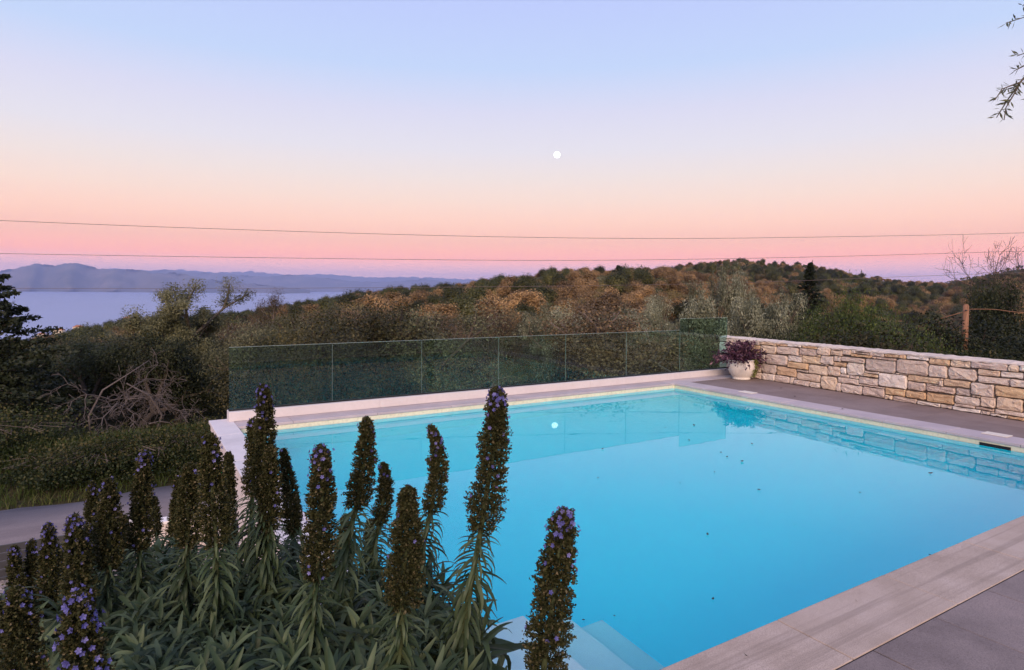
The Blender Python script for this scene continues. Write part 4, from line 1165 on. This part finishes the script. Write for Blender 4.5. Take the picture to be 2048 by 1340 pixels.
house(118, 660, 860, 12, 'two-storey cream house on the headland above the sea', .3, 2)
house(158, 654, 800, 11, 'wide low house with tiled roof on the headland', -.2)
house(172, 663, 740, 8, 'small cream house below the wide low house', .5)
house(84, 668, 900, 9, 'small pale house lowest on the headland by the water', .1)
house(256, 636, 330, 3.6, 'white cottage half hidden on the wooded spur', -.3)
house(653, 603, 210, 2.2, 'tiny white house among the trees of the nearer ridge', .2)
house(1768, 578, 455, 7, 'small red-roofed house low on the right-hand hill', .2)
house(1878, 568, 640, 8, 'white house in the saddle between the hills', .2)
house(1966, 578, 640, 9, 'pale house on the slope below the bare tree', .4)

# ------------------------------------------------------------------ olive tree overhanging from the right, out of frame but for its twigs
base = Vector((9.6, .9, 0)); ot = thing('olive_tree', 'drooping olive twigs with slender dark leaves against the upper sky', 'tree', base)
g = np.random.default_rng(77); mb = MB(); DT = 5.2
limb = at(2330, -60, DT + .3)
lo = lambda v: Vector(v) - base
mb.tube([lo(base + Vector((0, 0, -.05))), lo(base + Vector((.05, .0, 1.3))), lo(base + Vector((-.1, .2, 2.6))), lo(limb + Vector((.3, -.1, -.3))), lo(limb)], [.16, .13, .11, .07, .05], 10)
tw = []
for pth in ([(2330, -60), (2200, 20), (2120, 80), (2070, 130), (2040, 165), (2015, 200), (1993, 235)], [(2200, 20), (2140, 20), (2090, 28), (2050, 34), (2012, 46)], [(2120, 80), (2080, 100), (2050, 106), (2034, 112)],
            [(2070, 130), (2046, 132), (2028, 142)], [(2040, 165), (2020, 172), (2004, 178), (1990, 200)], [(2040, 165), (2030, 185), (2012, 215), (2008, 240)], [(2200, 20), (2120, -20), (2060, 0), (2045, 12)], [(2330, -60), (2260, 60), (2180, 150), (2090, 190), (2056, 196)]):
    dd = DT + g.uniform(-.15, .15); P_ = [at(x, y, DT if i == 0 else DT + (dd - DT) * i / len(pth)) for i, (x, y) in enumerate(pth)]
    n = len(P_); mb.tube([lo(q) for q in P_], [max(.0035, .018 * (1 - i / n) * (1 if pth[0][0] > 2300 else .45)) for i in range(n)], 6, False); tw.append(P_)
mb.build('trunk', M['olive_bark'], ot, True)
P = []; A_ = []
for P_ in tw:
    for i in range(len(P_) - 1):
        L = (P_[i + 1] - P_[i]).length; d = (P_[i + 1] - P_[i]).normalized()
        for k in range(int(L / .016) + 1):
            a = d.orthogonal(); a.rotate(Quaternion(d, g.uniform(0, 6.28))); ax = (d * .55 + a * .8 + Vector((0, 0, -.1))).normalized(); ln = g.uniform(.05, .085)
            P.append(list(lo(P_[i] + (P_[i + 1] - P_[i]) * g.random() + ax * (ln * .55)))); A_.append(list(ax))
P = np.array(P); A_ = np.array(A_); L_ = g.uniform(.05, .085, len(P)); V_, F_ = leaf_quads(P, A_, L_, L_ * .2, g)
link('foliage', npmesh('foliage', V_, F_, g.uniform(0, .6, len(P))), M['olive_leaf'], ot, kind='stuff')

# ------------------------------------------------------------------ floating leaves, deck litter
lv = MB(); lv.V = [(-.5, 0, .1), (-.15, .26, .16), (.2, .2, .14), (.5, 0, .22), (.2, -.22, .12), (-.15, -.24, .1), (0, 0, -.02)]; lv.F = [(0, 1, 6), (1, 2, 6), (2, 3, 6), (3, 4, 6), (4, 5, 6), (5, 0, 6)]
lme = lv.mesh('fallen_leaf'); lme.materials.append(M['debris'])
for px, py, s in ((1504, 888, .05), (1454, 914, .045), (1484, 923, .07), (1518, 980, .045), (1415, 1069, .04), (1589, 1050, .025), (1860, 1110, .028), (1426, 1198, .03), (1861, 947, .06), (1442, 905, .04), (1429, 944, .035), (1167, 1240, .022), (1229, 1232, .02),
                  (1007, 1036, .05), (1360, 966, .03), (1196, 956, .03), (1388, 851, .07), (1378, 881, .05), (1330, 855, .03), (1205, 898, .05), (1720, 985, .03)):
    p = on_z(px, py, WZ + .006); s *= 1.15; o = link('floating_leaf', lme, None, None, p); o.scale = (s, s, s); o.rotation_euler = (0, 0, rnd.uniform(0, 6.28))
    tag(o, 'small dark leaf floating on the pool water', 'leaf', 'leaves floating on the pool')
for px, py, s in ((1562, 776, .06), (1590, 793, .06), (1685, 818, .07), (1500, 752, .05)):
    p = on_z(px, py, .006); o = link('fallen_leaf', lme, None, None, p); o.scale = (s, s, s); o.rotation_euler = (0, 0, rnd.uniform(0, 6.28))
    tag(o, 'dry brown leaf lying on the paving by the stone wall', 'leaf', 'leaves fallen on the deck')
for px, py, s in ((1492, 1311, .035), (1712, 1201, .02), (1817, 1152, .018)):
    p = on_z(px, py, .006); o = link('fallen_leaf', lme, None, None, p); o.scale = (s, s * .3, s); o.rotation_euler = (0, 0, rnd.uniform(0, 6.28))
    tag(o, 'tiny dry leaf lying on the near coping stones', 'leaf', 'leaves fallen on the near coping')

# ------------------------------------------------------------------ echium shrubs
g = np.random.default_rng(55)


def leaf_mesh(curl, seed):
    q = random.Random(seed); V = []; Fs = []; n = 7
    for i in range(n):
        t_ = i / (n - 1); wd = .086 * (math.sin(math.pi * min(1, t_ * .94 + .03)) ** .75) * (1 - .35 * t_) + .006
        a = curl * t_ * t_; x = t_ * math.cos(a * .6); z = -math.sin(a * .6) * t_ * .9; sd = q.uniform(-.012, .012)
        V += [(x, -wd + sd, z + wd * .38), (x, sd, z), (x, wd + sd, z + wd * .38)]
    for i in range(n - 1):
        for j in range(2): Fs.append((i * 3 + j, i * 3 + 3 + j, i * 3 + 4 + j, i * 3 + 1 + j))
    return V, Fs


LEAVES = []
for k, cu in enumerate((.15, .45, .8, 1.2)):
    for tnt in (.2, .5, .85):
        V_, F_ = leaf_mesh(cu, k); me = npmesh('leaf', np.array(V_), np.array(F_), np.full(len(F_), tnt), True); me.materials.append(M['echium_leaf']); LEAVES.append((me, np.array(V_), np.array(F_), tnt, cu))


def frame(ax, side):
    ax = Vector(ax).normalized(); z = Vector(side) - ax * Vector(side).dot(ax)
    z = z.normalized() if z.length > 1e-5 else ax.orthogonal().normalized()
    y = z.cross(ax); return Matrix((ax, y, z)).transposed()


SHRUBS = [('echium_shrub', 'flowering echium shrub with blue-tipped brown spikes above the gravel bank', (-600, 248), on_z(60, 1700, .55)),
          ('echium_shrub', 'flowering echium shrub with close-set tall spikes before the white pool corner', (248, 500), on_z(370, 1700, .6)),
          ('echium_shrub', 'flowering echium shrub with spikes rising before the left pool water', (500, 760), on_z(640, 1720, .6)),
          ('echium_shrub', 'flowering echium shrub with a long leaning spike over the pool', (760, 1040), on_z(850, 1750, .6)),
          ('echium_shrub', 'single tall violet-tipped echium spike standing alone before the pool steps', (1040, 1300), on_z(1060, 1900, .3))]
ROOT = [thing(n_, l_, 'shrub', p_, 'echium shrubs in the foreground') for n_, l_, r_, p_ in SHRUBS]


def shrub_of(px): return next(i for i, s in enumerate(SHRUBS) if s[2][0] <= px < s[2][1])


# spikes: (px path tip -> base), width px, real width, blossom at tip, extra blossom
SP = [([(28, 1092), (30, 1140), (34, 1200)], 30, .048, .5, 0), ([(172, 1052), (174, 1110), (178, 1180)], 36, .055, .3, 0), ([(248, 1030), (250, 1090), (252, 1150)], 30, .05, .1, 0), ([(690, 1030), (690, 1075), (688, 1130)], 30, .048, .2, 0), ([(527, 770), (530, 860), (528, 1000)], 46, .060, .55, 0), ([(505, 838), (510, 900), (505, 985)], 40, .056, .1, 0), ([(541, 893), (541, 970), (538, 1056)], 46, .060, .05, 0), ([(566, 898), (578, 980), (585, 1062)], 36, .056, .1, 0), ([(592, 984), (592, 1025), (588, 1068)], 24, .045, .05, 0),
      ([(641, 892), (643, 1000), (633, 1152)], 64, .066, .7, .03), ([(733, 836), (730, 920), (712, 1012)], 50, .060, .15, 0), ([(766, 926), (770, 980), (758, 1045)], 34, .050, .4, 0), ([(862, 852), (876, 930), (862, 1020)], 42, .055, .5, 0), ([(816, 974), (812, 1080), (804, 1212)], 72, .070, .05, .05),
      ([(993, 776), (988, 890), (962, 1058)], 66, .068, .9, .05), ([(1131, 1020), (1112, 1150), (1086, 1352)], 84, .072, .9, .10), ([(419, 870), (424, 960), (432, 1085)], 58, .066, .5, 0), ([(457, 905), (457, 980), (456, 1068)], 34, .052, 0, 0), ([(379, 927), (378, 1000), (375, 1088)], 50, .062, .1, 0), ([(356, 955), (353, 1020), (350, 1085)], 30, .05, .1, 0),
      ([(289, 904), (285, 990), (279, 1095)], 46, .060, .75, .05), ([(309, 995), (310, 1025), (313, 1066)], 22, .042, 0, 0), ([(184, 963), (186, 1030), (192, 1105)], 32, .05, .5, 0), ([(217, 958), (219, 1040), (217, 1135)], 50, .062, .2, 0), ([(147, 1030), (153, 1120), (160, 1235)], 54, .064, 1.0, 0), ([(97, 1048), (100, 1130), (102, 1225)], 42, .058, 1.0, 0), ([(63, 1080), (65, 1140), (70, 1215)], 28, .046, .6, 0), ([(121, 1090), (122, 1140), (126, 1200)], 26, .045, .2, 0),
      ([(30, 1178), (42, 1260), (52, 1380)], 74, .068, .5, .02), ([(40, 1150), (52, 1200), (60, 1260)], 40, .055, .2, 0), ([(150, 1188), (165, 1290), (185, 1430)], 84, .070, .25, .55), ([(739, 1040), (740, 1075), (741, 1115)], 28, .045, .1, 0), ([(470, 1040), (468, 1075), (466, 1110)], 18, .035, .8, .3), ([(-12, 1200), (-10, 1260), (-8, 1330)], 50, .06, .2, 0)]


def bez(P, t): return P[0] * (1 - t) ** 2 + P[1] * 2 * t * (1 - t) + P[2] * t ** 2


loose = [[] for _ in SHRUBS]       # candidate leaf transforms per shrub: (size, matrix, mesh index)
for path, wpx, wr, tipb, extra in SP:
    si = shrub_of(path[1][0]); root = ROOT[si]; d = F_PX * wr / wpx
    d = min(d, 2.35); rad = wpx * d / F_PX * .53
    P3 = [at(x, y, d + .02 * i) for i, (x, y) in enumerate(path)]
    P3[1] = P3[1] * 2 - (P3[0] + P3[2]) * .5
    L = (P3[2] - P3[0]).length; base = P3[2]
    sp_o = bpy.data.objects.new('flower_spike', None); COL.objects.link(sp_o); sp_o.parent = root; sp_o.location = base - root.location; sp_o.empty_display_size = .05
    # stem down into the bush
    dn = (P3[2] - P3[1]).normalized(); tgt = Vector((root.location.x, root.location.y, root.location.z)); low = base + dn * .26 + (tgt - base) * .10; low2 = low + Vector((0, 0, -.22)) + (tgt - low) * .25
    stem = [P3[0] * .15 + bez(P3, .15) * .85, bez(P3, .5), P3[2], base + dn * .1 + (tgt - base) * .03, low, low2]
    MB().tube([q - base for q in stem], [.003, .005, .006, .007, .008, .009], 6).build('stem', M['stem'], sp_o, True)
    # floret clusters
    n = int(L / .0052 * 8.5 * (rad / .03) ** .8); cnt = np.arange(n); t_ = 1 - (cnt + .5) / n; t_ = t_ + g.normal(0, .006, n); ang = cnt * 2.39996 + g.normal(0, .25, n)
    prof = np.interp(t_, [0, .04, .15, .35, .65, .93, 1.0], [.12, .32, .50, .70, .92, 1.0, .78]) * (1 + .12 * np.sin(ang * 2 + t_ * 17) + .08 * np.sin(ang * 3 - t_ * 41) + g.normal(0, .09, n))
    ax0 = unit(np.array(list(P3[0] - P3[2]))); e1 = unit(np.cross(ax0, np.array([FWD.x, FWD.y, FWD.z]))); e2 = np.cross(ax0, e1)
    B3 = np.array([list(q - base) for q in P3]); tt = np.clip(t_, 0, 1)[:, None]
    C_ = B3[0] * (1 - tt) ** 2 + B3[1] * 2 * tt * (1 - tt) + B3[2] * tt ** 2
    O_ = e1 * np.cos(ang)[:, None] + e2 * np.sin(ang)[:, None]
    alive = g.random(n) > .10
    C_, O_, pr, tq = C_[alive], O_[alive], prof[alive] * rad, np.clip(t_, 0, 1)[alive]; n = len(C_)
    m = 26; idx = np.repeat(np.arange(n), m); k = n * m
    f = g.uniform(.38, 1.04, k); P = C_[idx] + O_[idx] * (pr[idx] * f)[:, None] + g.normal(0, .0021, (k, 3)) - ax0 * (.004 * (1 - f))[:, None]
    A_ = unit(O_[idx] + ax0 * .35 + g.normal(0, .65, (k, 3))); Lf = g.uniform(.0042, .0082, k); V_, F_ = leaf_quads(P, A_, Lf, Lf * .6, g, .3)
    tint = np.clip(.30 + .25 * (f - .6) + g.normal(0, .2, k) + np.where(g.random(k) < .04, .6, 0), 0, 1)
    link('florets', npmesh('florets', V_, F_, tint), M['echium_bract'], sp_o, kind='stuff')
    # blossoms
    pb_ = np.clip(tipb * np.interp(tq, [0, .12, .3, .5], [1.0, .75, .18, .02]) + extra * .5 + .014, 0, 1) * .62
    sel = np.where(g.random(n) < pb_)[0]
    if len(sel):
        big = .9 if extra > .3 else .70; m2 = 1; sel = np.repeat(sel, m2); k = len(sel)
        c0 = C_[sel] + O_[sel] * (pr[sel] * 1.04)[:, None] + g.normal(0, .003, (k, 3)); dirs = unit(O_[sel] + ax0 * .3 + g.normal(0, .25, (k, 3))); Vb = []; tb = []
        r1 = unit(np.cross(dirs, g.normal(size=(k, 3)))); r2 = np.cross(dirs, r1); tone = g.uniform(.1, .9, k)
        for j in range(5):
            a = 6.283 * j / 5; pd_ = r1 * math.cos(a) + r2 * math.sin(a); sd_ = -r1 * math.sin(a) + r2 * math.cos(a); s_ = .0052 * big
            Vb.append(np.stack([c0, c0 + dirs * s_ * .7 + pd_ * s_ * .75 + sd_ * s_ * .45, c0 + dirs * s_ * .8 + pd_ * s_ * 1.25, c0 + dirs * s_ * .7 + pd_ * s_ * .75 - sd_ * s_ * .45], 1)); tb.append(tone)
        Vb = np.concatenate(Vb).reshape(-1, 3); link('blossoms', npmesh('blossoms', Vb, np.arange(len(Vb)).reshape(-1, 4), np.concatenate(tb)), M['echium_petal'], sp_o, kind='stuff')
    # narrow leaves down the stem
    Vs, Fs_, Ts, o_ = [], [], [], 0; ns = 270
    for k in range(ns):
        f = (k + .5) / ns; q = f * 3; sg = [P3[2] + dn * -.015, stem[3], stem[4], stem[5]]; i_ = min(int(q), 2); pos = sg[i_] * (1 - (q - i_)) + sg[i_ + 1] * (q - i_)
        a = k * 2.4 + g.normal(0, .2); od = Vector((math.cos(a), math.sin(a), 0)); axv = -dn if dn.z < 0 else Vector((0, 0, 1))
        el_ = g.uniform(-.15, .35) - .95 * min(1, f * 1.6); A1 = (od + axv * el_).normalized(); ln = (.040 + .072 * min(1, f * 1.5)) * g.uniform(.75, 1.25) * min(1, .6 + rad / .06)
        me_, LV, LF, tn, cu = LEAVES[int(g.integers(3, 12))]; Mx = frame(A1, axv)
        X_ = (LV * np.array([ln, ln * .8, ln])) @ np.array(Mx).T + np.array(list(pos - base)); Vs.append(X_); Fs_.append(LF + o_); o_ += len(LV); Ts.append(np.full(len(LF), np.clip(tn + g.normal(0, .1), 0, 1)))
    link('stem_leaves', npmesh('stem_leaves', np.concatenate(Vs), np.concatenate(Fs_), np.concatenate(Ts), True), M['echium_leaf'], sp_o, kind='stuff')

# leafy shoots of the bushes
TOPL = [(a_, b_ - 28) for a_, b_ in [(-120, 1270), (0, 1225), (60, 1215), (120, 1190), (190, 1135), (300, 1105), (480, 1105), (620, 1120), (760, 1125), (860, 1150), (925, 1205), (955, 1255), (985, 1310), (1012, 1350)]]
row = 0
shoots = []
for py in range(1075, 1560, 35):
    row += 1
    for px in range(-110, 1020, 44):
        x = px + g.uniform(-18, 18) + (22 if row % 2 else 0); y = py + g.uniform(-14, 14); yt = np.interp(x, [a for a, b in TOPL], [b for a, b in TOPL])
        if y < yt + 8: continue
        if x > 1000: continue
        if x > 880 and y > 1340 + (1010 - x) * 1.2: pass
        dd = np.interp(y, [1100, 1250, 1400, 1560], [1.95, 1.5, 1.2, 1.0]) + g.uniform(-.08, .08) + (.12 if x < 250 else 0)
        shoots.append((x, y, dd))
for x, y, dd in shoots:
    si = shrub_of(min(x, 1039)); p = at(x, y, dd); cen = ROOT[si].location; ow_ = Vector((p.x - cen.x, p.y - cen.y, 0)); ow_ = ow_ * min(1, .4 / max(ow_.length, .01))
    axv = (Vector((0, 0, 1)) + ow_ * .7 + Vector(g.normal(0, .16, 3))).normalized(); e1 = axv.orthogonal().normalized(); e2 = axv.cross(e1); ph = g.uniform(0, 6.28); nl = 26; sz = g.uniform(.8, 1.3) * (.078 + .016 * dd)
    for k in range(nl):
        f = k / nl; a = ph + k * 2.4; od = e1 * math.cos(a) + e2 * math.sin(a); up = -.45 + 1.9 * f ** 1.4 + g.normal(0, .12); A1 = (od + axv * up).normalized(); ln = sz * (1.2 - .62 * f) * g.uniform(.85, 1.15)
        pos = p - axv * (.085 * (1 - f) - .01); loose[si].append((ln, pos, A1, axv, int(g.integers(0, 12)), f))
for si, L_ in enumerate(loose):
    root = ROOT[si]
    if not L_: continue
    sc_ = []
    for q in L_:
        x, y = px_of(q[1]); vis_ = (-20 < x < 2060) and (700 < y < 1345); dpt = (q[1] - CAM).dot(FWD)
        sc_.append((q[0] / dpt) * (1 if vis_ else .01) * (.4 + q[5]))
    order = sorted(range(len(L_)), key=lambda i: -sc_[i]); Vs, Fs_, Ts, o_ = [], [], [], 0
    for rk, i in enumerate(order):
        ln, pos, A1, axv, mi_, f = L_[i]; me_, LV, LF, tn, cu = LEAVES[mi_]; R3 = frame(A1, axv)
        if rk < 290:
            o = link('leaf', me_, None, root); o.matrix_basis = Matrix.Translation(pos - root.location) @ R3.to_4x4() @ Matrix.Diagonal((ln, ln * .95, ln, 1))
        else:
            X_ = (LV * ln) @ np.array(R3).T + np.array(list(pos - root.location)); Vs.append(X_); Fs_.append(LF + o_); o_ += len(LV); Ts.append(np.full(len(LF), tn))
    if Vs: link('foliage', npmesh('foliage', np.concatenate(Vs), np.concatenate(Fs_), np.concatenate(Ts), True), M['echium_leaf'], root, kind='stuff')
    mb = MB()
    for q in range(7):
        a = 6.283 * q / 7; r0 = .25; mb.tube([(0, 0, -.15), (math.cos(a) * .1, math.sin(a) * .1, .2), (math.cos(a) * r0, math.sin(a) * r0, .55)], [.02, .015, .01], 6)
    mb.build('branch_stems', M['stem'], root, True)
